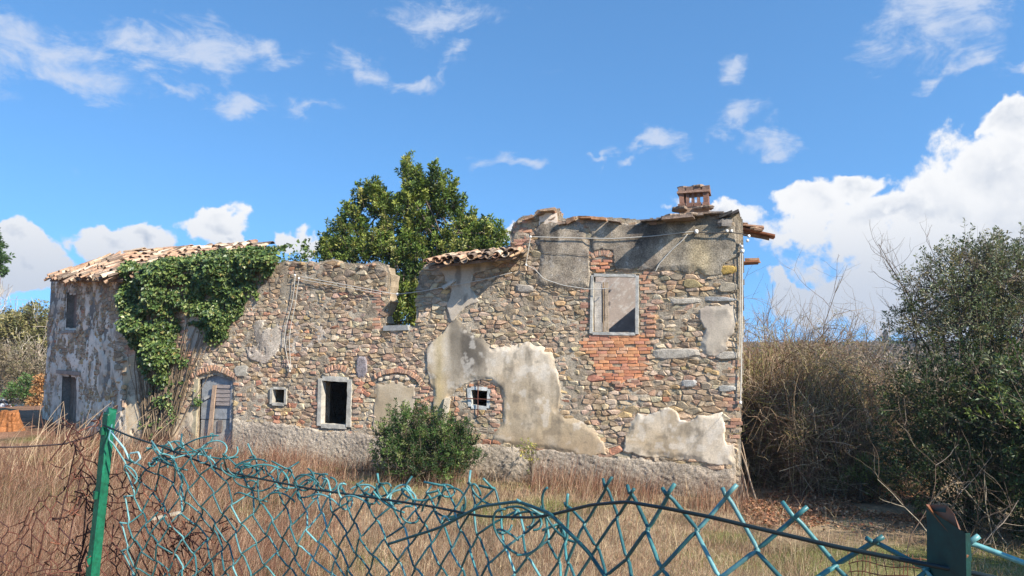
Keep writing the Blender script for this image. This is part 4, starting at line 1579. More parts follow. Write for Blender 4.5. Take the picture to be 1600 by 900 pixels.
for k in range(9):
    V, f = rock_piece(FR.W(RNG.uniform(u0 + .08, u1 - .1), zb + H_ * .95, vC + RNG.uniform(-.2, .25)), .18, .15, .06, RNG.uniform(0, 3)); hpiece('slab', V, f, S(150, 128, 108) * RNG.uniform(.6, 1.15), M_tile, chim)
for k in range(10):
    V, f = rock_piece(FR.W(RNG.uniform(u0 - .1, u1 + .3), zb + .04, vC + RNG.uniform(.1, .5)), .22, .2, .07, RNG.uniform(0, 3)); hpiece('slab', V, f, S(150, 130, 112) * RNG.uniform(.65, 1.1), M_tile, chim)

# ------------------------------------------------------------------ cables and insulators on the wall
CG = 'old cables strung along the front of the farmhouse'


def cable(label, pts, r=0.008, v=0.10, col=S(190, 186, 176), vs=None):
    P = np.array([FR.P(x, y, v if vs is None else vs[i]) for i, (x, y) in enumerate(pts)])
    t = np.linspace(0, 1, len(P)); tt = np.linspace(0, 1, max(12, 8 * len(P)))
    # smooth the polyline a little
    Q = np.stack([np.interp(tt, t, P[:, k]) for k in range(3)], 1)
    for _ in range(3):
        Q[1:-1] = 0.25 * Q[:-2] + 0.5 * Q[1:-1] + 0.25 * Q[2:]
    V, f = tube_piece(Q, r, 5)
    o = link('cable', mesh('cable', V - P[0], f, col, True, M_cable)); o.location = P[0]
    return tag(o, label, 'cable', CG)


def insul(p, parent, v=0.1, s=0.06):
    s *= 0.68
    V, f = rock_piece(FR.P(*p, v), s, s, s * 1.2, 0, 0.05)
    o = link('insulator', mesh('insulator', V - np.array(parent.location), f, S(226, 224, 218), True, M_frame), parent)


c = cable('pale cable running level across the dark upper plaster left of the eave slab', [(829, 370), (900, 372), (960, 373), (1020, 369), (1062, 364), (1090, 361)], 0.011)
insul((829, 370), c); insul((1088, 362), c, 0.12, .1)
cable('cable hanging slack from the step in the roofline to the upper window', [(836, 421), (850, 436), (880, 446), (920, 452), (952, 451), (958, 444)], 0.009, 0.13)
cable('thin dark wire crossing the plaster below the level pale cable', [(845, 395), (880, 396), (920, 399), (960, 398)], 0.005, 0.08, S(120, 116, 110))
c = cable('short cable dropping down the stones beside the dark plaster by the roofline step', [(829, 370), (826, 388), (823, 406), (822, 414), (836, 421)], 0.008)
insul((822, 414), c, .12)
cable('thick pale cable slanting down across the dark plaster from the white bracket', [(1074, 366), (1066, 376), (1050, 390), (1030, 412), (1024, 424)], 0.013, 0.12)
c = cable('black cable running level from the white bracket to the right corner', [(1090, 363), (1115, 364), (1140, 363), (1157, 365), (1168, 368)], 0.012, 0.12, S(70, 68, 66))
for p in ((1136, 361), (1143, 361), (1170, 369), (1168, 376)):
    insul(p, c, 0.12, .07)
c = cable('white cable dropping straight down past the right corner of the house', [(1160, 392), (1160, 450), (1159, 520), (1158, 590), (1157, 628)], 0.011, 0.06, S(214, 208, 194))
insul((1160, 392), c, .06, .09); insul((1159, 385), c, .1, .07); insul((1157, 629), c, .06, .07)
cable('thinner white cable beside the corner, close to the wall edge', [(1156.5, 380), (1157, 440), (1156, 520), (1155, 560)], 0.008, 0.08, S(204, 198, 186))
c = cable('left strand of the twin pale wires hanging loose on the bare stone wall', [(461, 432), (460, 450), (456, 475), (448, 505), (444, 530), (448, 555), (453, 578)], 0.008)
insul((461, 430), c, .1)
c = cable('right strand of the twin pale wires hanging loose on the bare stone wall', [(467, 436), (464, 455), (461, 478), (455, 505), (452, 530), (453, 555), (455, 578)], 0.008)
insul((467, 435), c, .1); insul((453, 580), c, .1, .05)
c = cable('long cable sagging from the bare stone wall across the fallen gap to the eave strip', [(470, 432), (500, 438), (545, 446), (598, 456), (620, 460), (660, 455), (700, 447), (750, 438), (800, 426)], 0.009, vs=[.1, .1, .1, .1, .0, .1, .12, .14, .12])
insul((621, 460), c, 0.0, .08)
cable('second sagging cable just under the long one on the bare stone wall', [(468, 436), (500, 442), (545, 450), (596, 459)], 0.008)
# ------------------------------------------------------------------ plants
LEAFG = [S(92, 108, 56), S(74, 94, 46), S(112, 124, 62), S(60, 80, 42), S(128, 136, 74)]


def blob_pts(n, blobs, shell=0.45):
    """points spread through ellipsoids (centre, radii, weight), more of them towards the outside"""
    w = np.array([b[2] for b in blobs], float); w /= w.sum()
    k = RNG.choice(len(blobs), n, p=w)
    d = rdir(n)
    r = RNG.random(n) ** shell
    c = np.array([b[0] for b in blobs])[k]; rad = np.array([b[1] for b in blobs])[k]
    return c + d * r[:, None] * rad, d, k


def limb(a, b, n=7, sag=0.06):
    t = np.linspace(0, 1, n)[:, None]
    a, b = np.asarray(a), np.asarray(b)
    L = np.linalg.norm(b - a)
    P = a + (b - a) * t
    off = RNG.normal(0, L * sag, (1, 3)) * np.sin(math.pi * t) + RNG.normal(0, L * 0.012, (n, 3)) * np.sin(math.pi * t)
    return P + off


def leafy(root, blobs, shoots, per, shoot_len, leaf, pal, mat, trunk_pts=None, up=0.6, trunk_r=0.12, barkc=S(110, 98, 84), spread=0.10, pw=None, limbs=10, twig_r=0.006, crown='crown', shell=0.5, twigs=True):
    org = np.array(root.location)
    P, d, k = blob_pts(shoots, blobs, shell)
    c = np.array([b[0] for b in blobs])[k]
    ax = d * 0.8 + np.array([0, 0, up]) + RNG.normal(0, 0.3, d.shape); ax /= np.linalg.norm(ax, axis=1, keepdims=True)
    L = RNG.uniform(0.6, 1.2, shoots) * shoot_len
    t = RNG.random((shoots, per)) ** 0.8
    B = P[:, None] + ax[:, None] * (L[:, None] * t)[..., None]
    side = RNG.normal(size=(shoots, per, 3))
    side -= ax[:, None] * np.sum(side * ax[:, None], -1, keepdims=True)
    side /= np.linalg.norm(side, axis=-1, keepdims=True)
    B = B + side * RNG.random((shoots, per, 1)) * spread * (1.15 - t)[..., None]
    A = ax[:, None] * RNG.uniform(0.2, 1.1, (shoots, per, 1)) + side * RNG.uniform(0.4, 1.1, (shoots, per, 1)) + RNG.normal(0, 0.25, B.shape)
    N = np.cross(A, RNG.normal(size=B.shape)) + np.array([0, 0, 0.9])
    n = shoots * per
    lw = leaf * RNG.uniform(0.7, 1.25, n)
    V, T_ = leaves_piece(B.reshape(-1, 3), A.reshape(-1, 3), N.reshape(-1, 3), lw, lw * RNG.uniform(0.38, 0.5, n))
    sc = np.repeat(pick(pal, shoots, pw, 0.18), per, 0) * RNG.uniform(0.8, 1.2, (n, 1))
    link(crown, mesh(crown, V - org, [T_], np.repeat(sc, 4, 0), False, mat), root)
    mb = MB()
    if trunk_pts is not None:
        tp = np.asarray(trunk_pts)
        V, f = tube_piece(tp, np.linspace(trunk_r, trunk_r * 0.45, len(tp)), 8); mb.add(V, f, barkc)
        for i in RNG.choice(shoots, min(limbs, shoots), replace=False):
            s = tp[RNG.integers(len(tp) // 2, len(tp))]
            V, f = tube_piece(limb(s, P[i]), np.linspace(trunk_r * 0.35, 0.008, 7), 5); mb.add(V, f, barkc)
    if twigs:
        Q = np.stack([P - ax * 0.15, P + ax * (L * 0.5)[:, None], P + ax * L[:, None]], 1)
        V, q = tubes(Q, np.tile([twig_r, twig_r * .8, twig_r * .4], (shoots, 1)), 3); mb.add(V, [q], barkc)
    if mb.n:
        link('trunk', mb.build('trunk', M_bark, org, True), root)


def rad(px, D):
    return px * D / FPX


def B_(x, y, D, rx, ry, rd=None, w=None):
    rx_, ry_ = rad(rx, D), rad(ry, D)
    rd_ = rd if rd is not None else (rx_ + ry_) / 2
    return (at(x, y, D), np.array([rx_, rd_, ry_]), w if w is not None else rx * ry)


# --- evergreen tree growing up inside the ruin
bt = FR.W(ul(640), G0 + 0.3, -4.2)
D = bt[1]
tree = thing('evergreen_tree', 'glossy evergreen tree growing up through the roofless middle of the ruin', 'tree', bt)
TIPS = [(638, 250), (652, 268), (684, 258), (702, 280), (708, 302), (580, 284), (594, 298), (566, 296), (548, 312), (532, 335), (518, 360), (506, 388), (737, 332), (752, 340), (774, 344), (781, 362), (768, 382), (622, 300), (608, 318),
        (665, 275), (640, 290), (720, 318), (556, 340), (690, 310), (600, 350), (640, 340), (672, 330), (742, 372), (530, 395)]
blobs = [B_(x, y + 22, D, 6, 17, 0.3, 330) for x, y in TIPS] + [B_(x * .88 + 640 * .12, y * .88 + 430 * .12 + 16, D, 10, 18, 0.45, 400) for x, y in TIPS]
blobs += [B_(575, 408, D, 44, 12), B_(608, 405, D, 30, 16), B_(745, 395, D, 36, 20), B_(700, 400, D, 60, 26), B_(540, 400, D, 40, 16), B_(628, 470, D, 34, 50, None, 5000), B_(640, 405, D, 60, 36), B_(645, 380, D, 46, 40), B_(590, 392, D, 56, 24), B_(705, 388, D, 50, 26), B_(560, 396, D, 46, 18), B_(632, 440, D, 32, 60), B_(640, 490, D, 30, 46), B_(655, 335, D, 22, 36)]
tp = np.array([bt, bt + [0.05, 0, 1.6], bt + [-0.05, .05, 3.0], at(640, 400, D), at(645, 330, D), at(645, 285, D)])
leafy(tree, blobs, 1600, 38, 0.42, 0.115, [S(116, 132, 56), S(92, 112, 48), S(144, 150, 72), S(68, 88, 42), S(166, 164, 92)], M_leaf, tp, up=1.3, trunk_r=0.13, spread=0.115, limbs=34, pw=[3, 3, 2, 2, 1])

# --- ivy over the left corner
IVY_PX = [(192, 437), (196, 414), (225, 408), (262, 404), (300, 400), (340, 395), (380, 390), (405, 386), (428, 390), (440, 402), (446, 412), (436, 420), (418, 438), (398, 458), (372, 486), (362, 500), (356, 520), (340, 525), (322, 528), (312, 506), (300, 500), (285, 490),
          (276, 520), (284, 545), (282, 572), (268, 584), (266, 600), (240, 602), (226, 575), (218, 548), (206, 520), (196, 500)]
ip = FR.poly(IVY_PX)
iv0 = FR.W(ul(240), -1.0, 0.1)
ivy = thing('ivy', 'thick dark green ivy hanging from the tiled roof over the left corner of the house', 'ivy', iv0)


def ivy_leaves(n, poly, vmin, vmax, size, seed, thin=0.0):
    lo, hi = poly.min(0), poly.max(0)
    U = RNG.uniform(lo[0], hi[0], n * 5); Z = RNG.uniform(lo[1], hi[1], n * 5)
    s = sdf(poly, U, Z)
    edge = (fbm(U, Z, 2.6, 3, seed) - 0.5) * 0.5
    cl = fbm(U, Z, 3.4, 3, seed + 4)
    ok = (s + edge > -0.04) & (RNG.random(len(U)) < np.clip((cl - 0.30 - thin - 0.21 * smooth(-Z, -2.3, -0.8)) * 5.5, 0.04, 1))
    U, Z, cl, s = U[ok][:n], Z[ok][:n], cl[ok][:n], s[ok][:n]
    big = fbm(U, Z, 1.25, 2, seed + 7)
    body = (vmin + (vmax - vmin) * np.clip(big * 1.5 - 0.2, 0, 1)) * smooth(s, -0.1, 0.35) + 0.04
    v = body * (0.35 + 0.65 * RNG.random(len(U)) ** 0.5) * (0.6 + 0.8 * np.clip(cl * 1.6 - 0.3, 0, 1))
    C = FR.W(U, Z, v)
    A = -np.array([0, 0, 1.0]) * RNG.uniform(0.3, 1, (len(U), 1)) + FR.n * RNG.uniform(0.1, 0.7, (len(U), 1)) + RNG.normal(0, 0.55, C.shape)
    N = FR.n + np.array([0, 0, 0.7]) + RNG.normal(0, 0.45, C.shape)
    return C, A, N, size * RNG.uniform(0.7, 1.3, len(U))


sets = [ivy_leaves(15000, ip, 0.10, 0.62, 0.105, 600)]
low = FR.poly([(226, 560), (296, 560), (292, 610), (280, 640), (284, 672), (262, 690), (236, 690), (222, 668), (236, 640), (232, 600)])
sets.append(ivy_leaves(750, low, 0.03, 0.16, 0.09, 640, 0.05))
sets.append(ivy_leaves(200, FR.poly([(310, 500), (360, 505), (350, 540), (325, 545), (314, 530)]), .03, .2, .09, 650))
sets.append(ivy_leaves(60, FR.poly([(304, 610), (314, 608), (316, 630), (306, 632)]), .08, .2, .09, 655))
# ivy climbing over the edge of the roof
n = 2600
t_, s_ = RNG.random(n) * 0.86, RNG.random(n) ** 1.3
Pr = e0 + (e1 - e0) * t_[:, None] * 1.03 + upv * (Lr * (0.50 * s_ + 0.12 * (fbm(t_ * 5, s_ * 0, 1.0, 3, 670) - 0.5)))[:, None]
hump = (fbm(t_ * 5.2, s_ * 2.2, 1.3, 3, 671))
Pr = Pr + np.array([0, 0, 1.0]) * (0.10 + 0.34 * hump * RNG.random(n) ** 0.5 * (1 - 0.6 * s_))[:, None]
sets.append((Pr, RNG.normal(0, 0.6, (n, 3)) + FR.n * 0.5, FR.n * 0.5 + Z_ + RNG.normal(0, 0.45, (n, 3)), 0.10 * RNG.uniform(.7, 1.3, n)))
# dark sprig on the wall head right of the roof
n = 150
Pr = at(468, 405, 20.2) + RNG.normal(0, 1, (n, 3)) * np.array([0.28, 0.3, 0.10]); Pr2 = at(477, 388, 20.2) + RNG.normal(0, 0.09, (70, 3))
Pr = np.concatenate([Pr, Pr2]); n = len(Pr)
sets.append((Pr, RNG.normal(0, 0.6, (n, 3)) + Z_ * 0.5, Z_ + RNG.normal(0, 0.5, (n, 3)), 0.10 * RNG.uniform(.7, 1.3, n)))
C_, A_, N_, s_ = (np.concatenate([q[i] for q in sets]) for i in range(4))
# five-cornered ivy leaf: two overlapping diamonds share the stalk
V, T_ = leaves_piece(C_, A_, N_, s_, s_ * RNG.uniform(0.75, 0.95, len(s_)), 0.12)
nc = pick([S(96, 116, 58), S(76, 98, 50), S(116, 130, 70), S(144, 148, 92), S(62, 82, 44), S(148, 134, 80)], len(C_), [4, 4, 3, 1.2, 3, .35], 0.2)
link('foliage', mesh('foliage', V - iv0, [T_], np.repeat(nc, 4, 0), False, M_ivy), ivy)
mb = MB()
for _ in range(70):
    x0 = RNG.uniform(200, 290); x1 = x0 + RNG.uniform(-30, 90)
    a = FR.px(x0 * .5 + 125, 690); b = FR.px(min(x1, 380), RNG.uniform(440, 540))
    t = np.linspace(0, 1, 12)
    u = a[0] + (b[0] - a[0]) * t + np.cumsum(RNG.normal(0, 0.05, 12)); z = a[1] + (b[1] - a[1]) * t
    V, f = tube_piece(FR.W(u, z, 0.05 + RNG.uniform(0, .06)), np.linspace(RNG.uniform(.008, .022), .004, 12), 4); mb.add(V, f, S(140, 122, 100) * RNG.uniform(.7, 1.1))
link('stem', mb.build('stem', M_bark, iv0, True), ivy)

# --- bush against the front
def bush(name, label, cat, x, y, D, blobs, shoots, per, leaf, pal, sl=0.4, mat=None, group=None, up=0.9, **kw):
    p = at(x, y, D); p[2] = gzf(p[0], p[1]) - 0.02
    t = thing(name, label, cat, p, group)
    leafy(t, blobs, shoots, per, sl, leaf, pal, mat or M_leaf, np.array([p, p + [0, 0, .3], p + [0.03, 0, .6]]), up=up, trunk_r=0.04, **kw)
    return t


DB = FR.P(665, 720, 1.1)[1]
bush('leafy_bush', 'dense dark green bush standing against the wall below the blocked doorway', 'bush', 665, 755, DB,
     [B_(632, 672, DB, 30, 24), B_(668, 682, DB, 44, 26), B_(700, 700, DB, 34, 26), B_(625, 705, DB, 32, 32), B_(665, 725, DB, 60, 34), B_(715, 728, DB, 26, 24), B_(622, 656, DB, 8, 12), B_(648, 652, DB, 6, 9), B_(690, 662, DB, 8, 14), B_(722, 690, DB, 10, 16), B_(600, 690, DB, 8, 16), B_(735, 712, DB, 8, 14), B_(668, 660, DB, 10, 10), B_(596, 722, DB, 14, 16)], 560, 44, 0.06,
     [S(70, 96, 44), S(56, 80, 40), S(94, 118, 58), S(50, 70, 38), S(128, 136, 84)], 0.40, limbs=60, spread=0.085)
DB2 = FR.P(832, 720, 0.5)[1]
bush('sapling', 'thin yellow-green sapling in front of the rough plinth', 'sapling', 831, 745, DB2, [B_(831, 698, DB2, 5, 12), B_(829, 720, DB2, 9, 12)], 16, 16, 0.06, [S(168, 160, 76), S(132, 138, 66), S(190, 176, 96)], 0.25, limbs=10, spread=0.05)


# --- bare branching trees
def branchy(base, dirn, length, radius, levels, kids, spread, tropism=0.15, ratio=0.62, wob=0.16, rg_=None):
    """polylines of five points for a bare tree"""
    rg_ = rg_ or RNG
    out = []

    def rec(p, d, L, r, lv):
        n = 6
        pts = [p]; dd = d.copy()
        for i in range(n - 1):
            dd = dd + rg_.normal(0, wob, 3) + np.array([0, 0, tropism * 0.3]); dd /= np.linalg.norm(dd)
            pts.append(pts[-1] + dd * L / (n - 1))
        out.append((np.array(pts), np.linspace(r, r * 0.45, n)))
        if lv == 0:
            return
        for k in range(kids[len(kids) - lv] if isinstance(kids, (list, tuple)) else kids):
            i = rg_.integers(1, n)
            nd = dd * 0.7 + rg_.normal(0, spread, 3) + np.array([0, 0, tropism]); nd /= np.linalg.norm(nd)
            rec(pts[i], nd, L * ratio * rg_.uniform(0.6, 1.15), r * 0.5, lv - 1)
    rec(np.asarray(base, float), np.asarray(dirn, float) / np.linalg.norm(dirn), length, radius, levels)
    return out


def bare(root, lines, col, name='branch', jit=0.2, k=3):
    org = np.array(root.location)
    P = np.stack([l[0] for l in lines]); Rr = np.stack([l[1] for l in lines])
    V, q = tubes(P, Rr, k)
    c = np.repeat(pick(col if isinstance(col, list) else [col], len(P), None, jit), P.shape[1] * k, 0)
    link(name, mesh(name, V - org, [q], c, True, M_bark), root)


def ground_pt(x, D):
    p = at(x, 560, D); p[2] = gzf(p[0], p[1]); return p


def leaf_scatter(root, lines, n, size, pal, name='crown', along=(0.3, 1.0), off=0.12, mat=None, up=0.4):
    org = np.array(root.location)
    P = np.stack([l[0] for l in lines])
    i = RNG.integers(0, len(P), n); t = RNG.uniform(*along, n) * (P.shape[1] - 1)
    j = np.minimum(t.astype(int), P.shape[1] - 2); f = (t - j)[:, None]
    C = P[i, j] * (1 - f) + P[i, j + 1] * f + RNG.normal(0, off, (n, 3))
    V, T_ = leaves_piece(C, rdir(n) + np.array([0, 0, .2]), rdir(n) * 0.8 + np.array([0, 0, up]), size * RNG.uniform(.7, 1.3, n), size * RNG.uniform(.3, .45, n))
    link(name, mesh(name, V - org, [T_], np.repeat(pick(pal, n, None, .2), 4, 0), False, mat or M_leaf), root)


# right of the house: a thicket of bare brambles and saplings
def canes(n, x0, x1, D0, D1, h0, h1, ztop=None):
    M = []
    for _ in range(n):
        x, D = RNG.uniform(x0, x1), RNG.uniform(D0, D1)
        p = ground_pt(x, D)
        H = RNG.uniform(h0, h1) * (0.75 + 0.5 * float(vnoise(p[0] * 0.9, p[1] * 0.9, 55))); a = RNG.uniform(0, 2 * math.pi); reach = RNG.uniform(0.3, 1.5) * H * 0.6
        t = np.linspace(0, 1, 9)
        bend = RNG.uniform(1.4, 3.3)
        s0 = RNG.uniform(0, 0.25) if RNG.random() < 0.5 else 0.0
        tt = s0 + (1 - s0) * t
        up = H * np.sin(tt * bend) * (1.0 if bend < 2.9 else 0.9)
        pts = np.stack([p[0] + math.cos(a) * reach * tt ** 1.2, p[1] + math.sin(a) * reach * tt ** 1.2, p[2] + np.maximum(up, 0.02)], 1)
        pts += np.cumsum(RNG.normal(0, 0.075, pts.shape), 0) * np.linspace(0.2, 1, 9)[:, None]
        M.append((pts, np.linspace(RNG.uniform(.007, .016), .003, 9)))
    return M


CANE = [S(162, 140, 112), S(136, 114, 90), S(184, 164, 136), S(112, 92, 74), S(148, 138, 90), S(128, 100, 82)]


def thicket(label, x, D, parts, twig_n, group='bramble thickets beside the house', leaves=0, lpal=None):
    p = ground_pt(x, D)
    t = thing('bramble_thicket', label, 'thicket', p, group)
    L = [l for q in parts for l in canes(*q)]
    bare(t, L, CANE, 'cane')
    tw = []
    for _ in range(twig_n):
        l = L[RNG.integers(len(L))]
        i = RNG.integers(2, 9)
        d = rdir(1)[0] * np.array([1, 1, 0.8]) + np.array([0, 0, 0.2]); Lg = RNG.uniform(.25, .8)
        pts = l[0][i] + d * np.linspace(0, Lg, 9)[:, None] + np.cumsum(RNG.normal(0, 0.03, (9, 3)), 0)
        tw.append((pts, np.linspace(.006, .002, 9)))
    n0, x0, x1, D0, D1, h0, h1 = parts[0]
    for _ in range(int(twig_n * 1.3)):                       # crossing dead growth that fills the tangle
        q = ground_pt(RNG.uniform(x0, x1), RNG.uniform(D0 - .3, D1))
        q[2] += RNG.uniform(0.05, 0.72) * h1 * (0.6 + 0.5 * float(vnoise(q[0] * 0.9, q[1] * 0.9, 55)))
        d = rdir(1)[0] * np.array([1, 1, .7]); Lg = RNG.uniform(.4, 1.3); tt = np.linspace(-.5, .5, 9)[:, None]
        tw.append((q + d * Lg * tt + rdir(1) * (tt * 2) ** 2 * Lg * .25 + np.cumsum(RNG.normal(0, .02, (9, 3)), 0), np.linspace(RNG.uniform(.005, .011), .003, 9)))
    bare(t, tw, CANE, 'twig')
    if leaves:
        leaf_scatter(t, L, leaves, 0.06, lpal or [S(96, 104, 50), S(120, 124, 64), S(74, 84, 44)])
    return t


thicket('tangled grey-brown bramble thicket hugging the right corner of the house', 1195, 18.0, [(440, 1160, 1262, 17, 20.5, 1.9, 3.4)], 2400, leaves=4200)
thicket('widest bramble thicket, arching pale canes, between the corner thicket and the dark tree', 1290, 17.5, [(600, 1225, 1365, 16.0, 20, 1.3, 2.6)], 3000, leaves=5200)
thicket('low dim bramble thicket half hidden under the dark tree', 1385, 18.5, [(380, 1345, 1450, 17.0, 21, 1.2, 2.3)], 1700, leaves=4200)
# bare saplings rising out of it
for (x, D, h, lab) in ((1175, 21.0, 4.4, 'bare sapling against the sky just right of the house corner'), (1262, 21.5, 4.3, 'tallest bare sapling, standing free in the middle of the thicket'), (1318, 23.0, 3.7, 'shorter bare sapling right of the tallest one, before the far hill'), (1222, 22.5, 4.0, 'bare sapling between the corner sapling and the tallest one'),
                      (1196, 19.5, 3.6, 'thin bare sapling leaning close to the white hanging cable'), (1285, 20.0, 3.5, 'bushy bare sapling just right of the tallest one'), (1240, 19.0, 3.3, 'low bare sapling just left of the tallest one'), (1345, 21.0, 3.2, 'last bare sapling of the row, before the grey-green tree')):
    p = ground_pt(x, D)
    t = thing('bare_sapling', lab, 'sapling', p, 'bare saplings rising from the thicket')
    L = []
    for k in range(4):
        L += branchy(p + RNG.normal(0, .15, 3) * [1, 1, 0], (RNG.normal(0, .22), RNG.normal(0, .22), 1), h * RNG.uniform(.6, .8), 0.035, 3, [6, 5, 4], 0.5, 0.2)
    bare(t, L, [S(128, 112, 96), S(150, 136, 118), S(108, 94, 80)], 'branch')

# the big dark tree on the right, ivy-dark below, olive-grey and airy above
DT = 14.5
p = ground_pt(1530, DT)
t = thing('olive_tree', 'tall loose grey-green tree with fine twigs against the clouds at the right', 'tree', p)
bl = [B_(1500, 430, DT, 42, 30), B_(1540, 440, DT, 60, 46), B_(1480, 470, DT, 60, 44), B_(1580, 420, DT, 50, 36), B_(1440, 520, DT, 40, 40), B_(1530, 520, DT, 80, 44), B_(1600, 500, DT, 60, 70), B_(1425, 455, DT, 26, 12), B_(1500, 400, DT, 18, 18), B_(1640, 430, DT, 60, 60), B_(1560, 400, DT, 22, 16)]
tp = np.array([p, p + [0.1, 0, 1.2], p + [0.0, 0.1, 2.2], at(1530, 500, DT), at(1520, 450, DT)])
OL = [S(122, 128, 96), S(102, 110, 74), S(146, 150, 120), S(82, 92, 58), S(128, 118, 82)]
leafy(t, bl, 1250, 24, 0.5, 0.064, OL, M_leaf, tp, up=0.6, trunk_r=0.14, limbs=60, spread=0.13, twig_r=0.005, barkc=S(120, 108, 96))
L = []
for k in range(8):
    L += branchy(at(RNG.uniform(1430, 1600), RNG.uniform(520, 600), DT + RNG.uniform(-1, 1)), (RNG.normal(0, .35), RNG.normal(0, .3), 1), RNG.uniform(1.1, 1.9), 0.02, 3, [5, 4, 3], 0.5, 0.2)
bare(t, L, [S(112, 100, 88), S(92, 82, 72)], 'branch')
p = ground_pt(1500, 13.6)
t = thing('dark_shrub', 'mass of dark green ivy-clad shrub under the grey-green tree at the right', 'shrub', p)
DS = 13.8
bl = [B_(1470, 620, DS, 70, 60), B_(1540, 600, DS, 80, 70), B_(1600, 620, DS, 70, 90), B_(1450, 690, DS, 60, 60), B_(1530, 700, DS, 90, 70), B_(1620, 720, DS, 90, 80), B_(1415, 640, DS, 24, 40), B_(1690, 660, DS, 90, 110), B_(1480, 750, DS - .5, 70, 50), B_(1570, 770, DS - .8, 70, 56), B_(1640, 800, DS - 1.2, 70, 70), B_(1420, 740, DS, 40, 40)]
leafy(t, bl, 2100, 24, 0.4, 0.07, [S(56, 74, 40), S(46, 62, 36), S(74, 90, 50), S(92, 100, 56), S(40, 54, 32)], M_leaf, np.array([p, p + [0, 0, .8], at(1500, 640, DS)]), up=0.5, trunk_r=0.1, limbs=50, spread=0.15)
L = []
for k in range(9):
    q = ground_pt(RNG.uniform(1400, 1590), RNG.uniform(11.5, 12.8))
    L += branchy(q, (RNG.normal(0, .5), RNG.normal(0, .3), 1), RNG.uniform(.9, 1.7), 0.012, 2, [4, 3], 0.6, 0.1)
bare(t, L, [S(150, 138, 122), S(112, 98, 84), S(96, 82, 70)], 'branch')
p = ground_pt(1345, 15.8)
bush('small_shrub', 'small sunlit yellow-green shrub at the foot of the dark shrub', 'shrub', 1345, 770, 15.6, [B_(1355, 745, 15.6, 24, 22), B_(1335, 755, 15.6, 16, 16), B_(1375, 755, 15.6, 20, 20)], 90, 26, 0.055, [S(112, 126, 62), S(136, 144, 80), S(88, 104, 52)], 0.3, limbs=12)

# the rest of the right-hand hedge runs on towards the lane outside the picture
HG = 'hedge trees along the right side of the field'
for i, (x, y, h, lab) in enumerate(((10.6, 11.0, 3.6, 'dark hedge tree just past the right edge of the view'), (9.6, 7.2, 3.4, 'dark hedge tree nearer the lane, right of the view'))):
    p = np.array([x, y, gzf(x, y)])
    t = thing('hedge_tree', lab, 'tree', p, HG)
    bl = [(p + np.array([RNG.normal(0, .5), RNG.normal(0, .5), h * f]), np.array([1.3, 1.3, h * (0.24 if y > 0 else 0.12)]) * RNG.uniform(.8, 1.1), 1) for f in ((.3, .45, .6, .72, .84) if y > 0 else (.80, .84, .9))]
    leafy(t, bl, 420, 24, 0.6, 0.10, OL[:2] + LEAFG[1:4], M_leaf, np.array([p, p + [0, 0, h * .3], p + [.1, 0, h * .6], p + [0, 0, h * .8]]), trunk_r=.12, limbs=30, spread=.2)

# --- left background: bare crowns, evergreen scrub, an autumn shrub
LG = 'trees beyond the left end of the house'
for (x, D, h, lab) in ((20, 48, 7.2, 'pale bare tree at the left edge of the view'), (62, 46, 7.6, 'pale bare tree nearest the left end of the house'), (-30, 50, 7.5, 'pale bare tree just off the left edge'), (42, 43, 6.6, 'pale bare tree between the edge tree and the end wall')):
    p = ground_pt(x, D)
    t = thing('bare_tree', lab, 'tree', p, LG)
    L = []
    for k in range(3):
        L += branchy(p + RNG.normal(0, .3, 3) * [1, 1, 0], (RNG.normal(0, .15), RNG.normal(0, .15), 1), h * RNG.uniform(.5, .62), 0.09, 3, [8, 6, 5], 0.5, 0.2)
    bare(t, [(a, np.maximum(b, .012)) for a, b in L], [S(176, 164, 146), S(150, 138, 122), S(196, 184, 162)], 'branch')
DL = 38
for (x, y, D, bl, pal, lab, nm, ls) in (
    (55, 620, 44, [B_(60, 510, 44, 30, 30), B_(30, 520, 44, 34, 26), B_(75, 540, 44, 30, 40), B_(0, 530, 44, 40, 30)], [S(132, 128, 82), S(108, 108, 68), S(152, 144, 96)], 'yellow-green tree mass behind the left end wall', 'scrub_tree', .2),
    (20, 620, 40, [B_(10, 580, 40, 40, 34), B_(45, 590, 40, 30, 36), B_(-30, 570, 40, 50, 40), B_(75, 600, 40, 24, 34)], [S(150, 134, 112), S(130, 116, 92), S(118, 112, 80)], 'grey-brown leafless scrub left of the house', 'scrub', .14),
    (48, 630, 36, [B_(44, 606, 36, 24, 18), B_(30, 618, 36, 24, 16), B_(60, 624, 36, 18, 14)], [S(74, 108, 52), S(92, 118, 60), S(60, 84, 44)], 'low bright green shrub beside the end wall', 'green_shrub', .14),
    (62, 640, 34, [B_(66, 598, 34, 6, 7), B_(62, 612, 34, 8, 4), B_(56, 631, 34, 9, 3)], [S(188, 144, 96), S(170, 124, 80), S(196, 160, 112)], 'orange-leaved autumn shrub beside the end wall', 'autumn_shrub', .13)):
    bush(nm, lab, 'shrub', x, y, D, bl, 420 if D > 37 else 90, 22, ls, pal, 0.7 if D > 37 else 0.3, limbs=30, spread=.3, group=LG, twig_r=0.012)
p = at(-22, 560, 40); p[2] = gzf(p[0], p[1])
t = thing('pine_tree', 'dark green pine crown cut by the left edge of the view', 'tree', p, LG)
leafy(t, [B_(-25, 400, 40, 26, 34), B_(-60, 390, 40, 50, 40), B_(-14, 412, 40, 16, 20)], 420, 24, .5, .2, [S(60, 84, 44), S(74, 98, 52)], M_leaf, np.array([p, p + [0, 0, 3], p + [0, 0, 6], at(-35, 410, 40)]), trunk_r=.2, limbs=20, spread=.25)

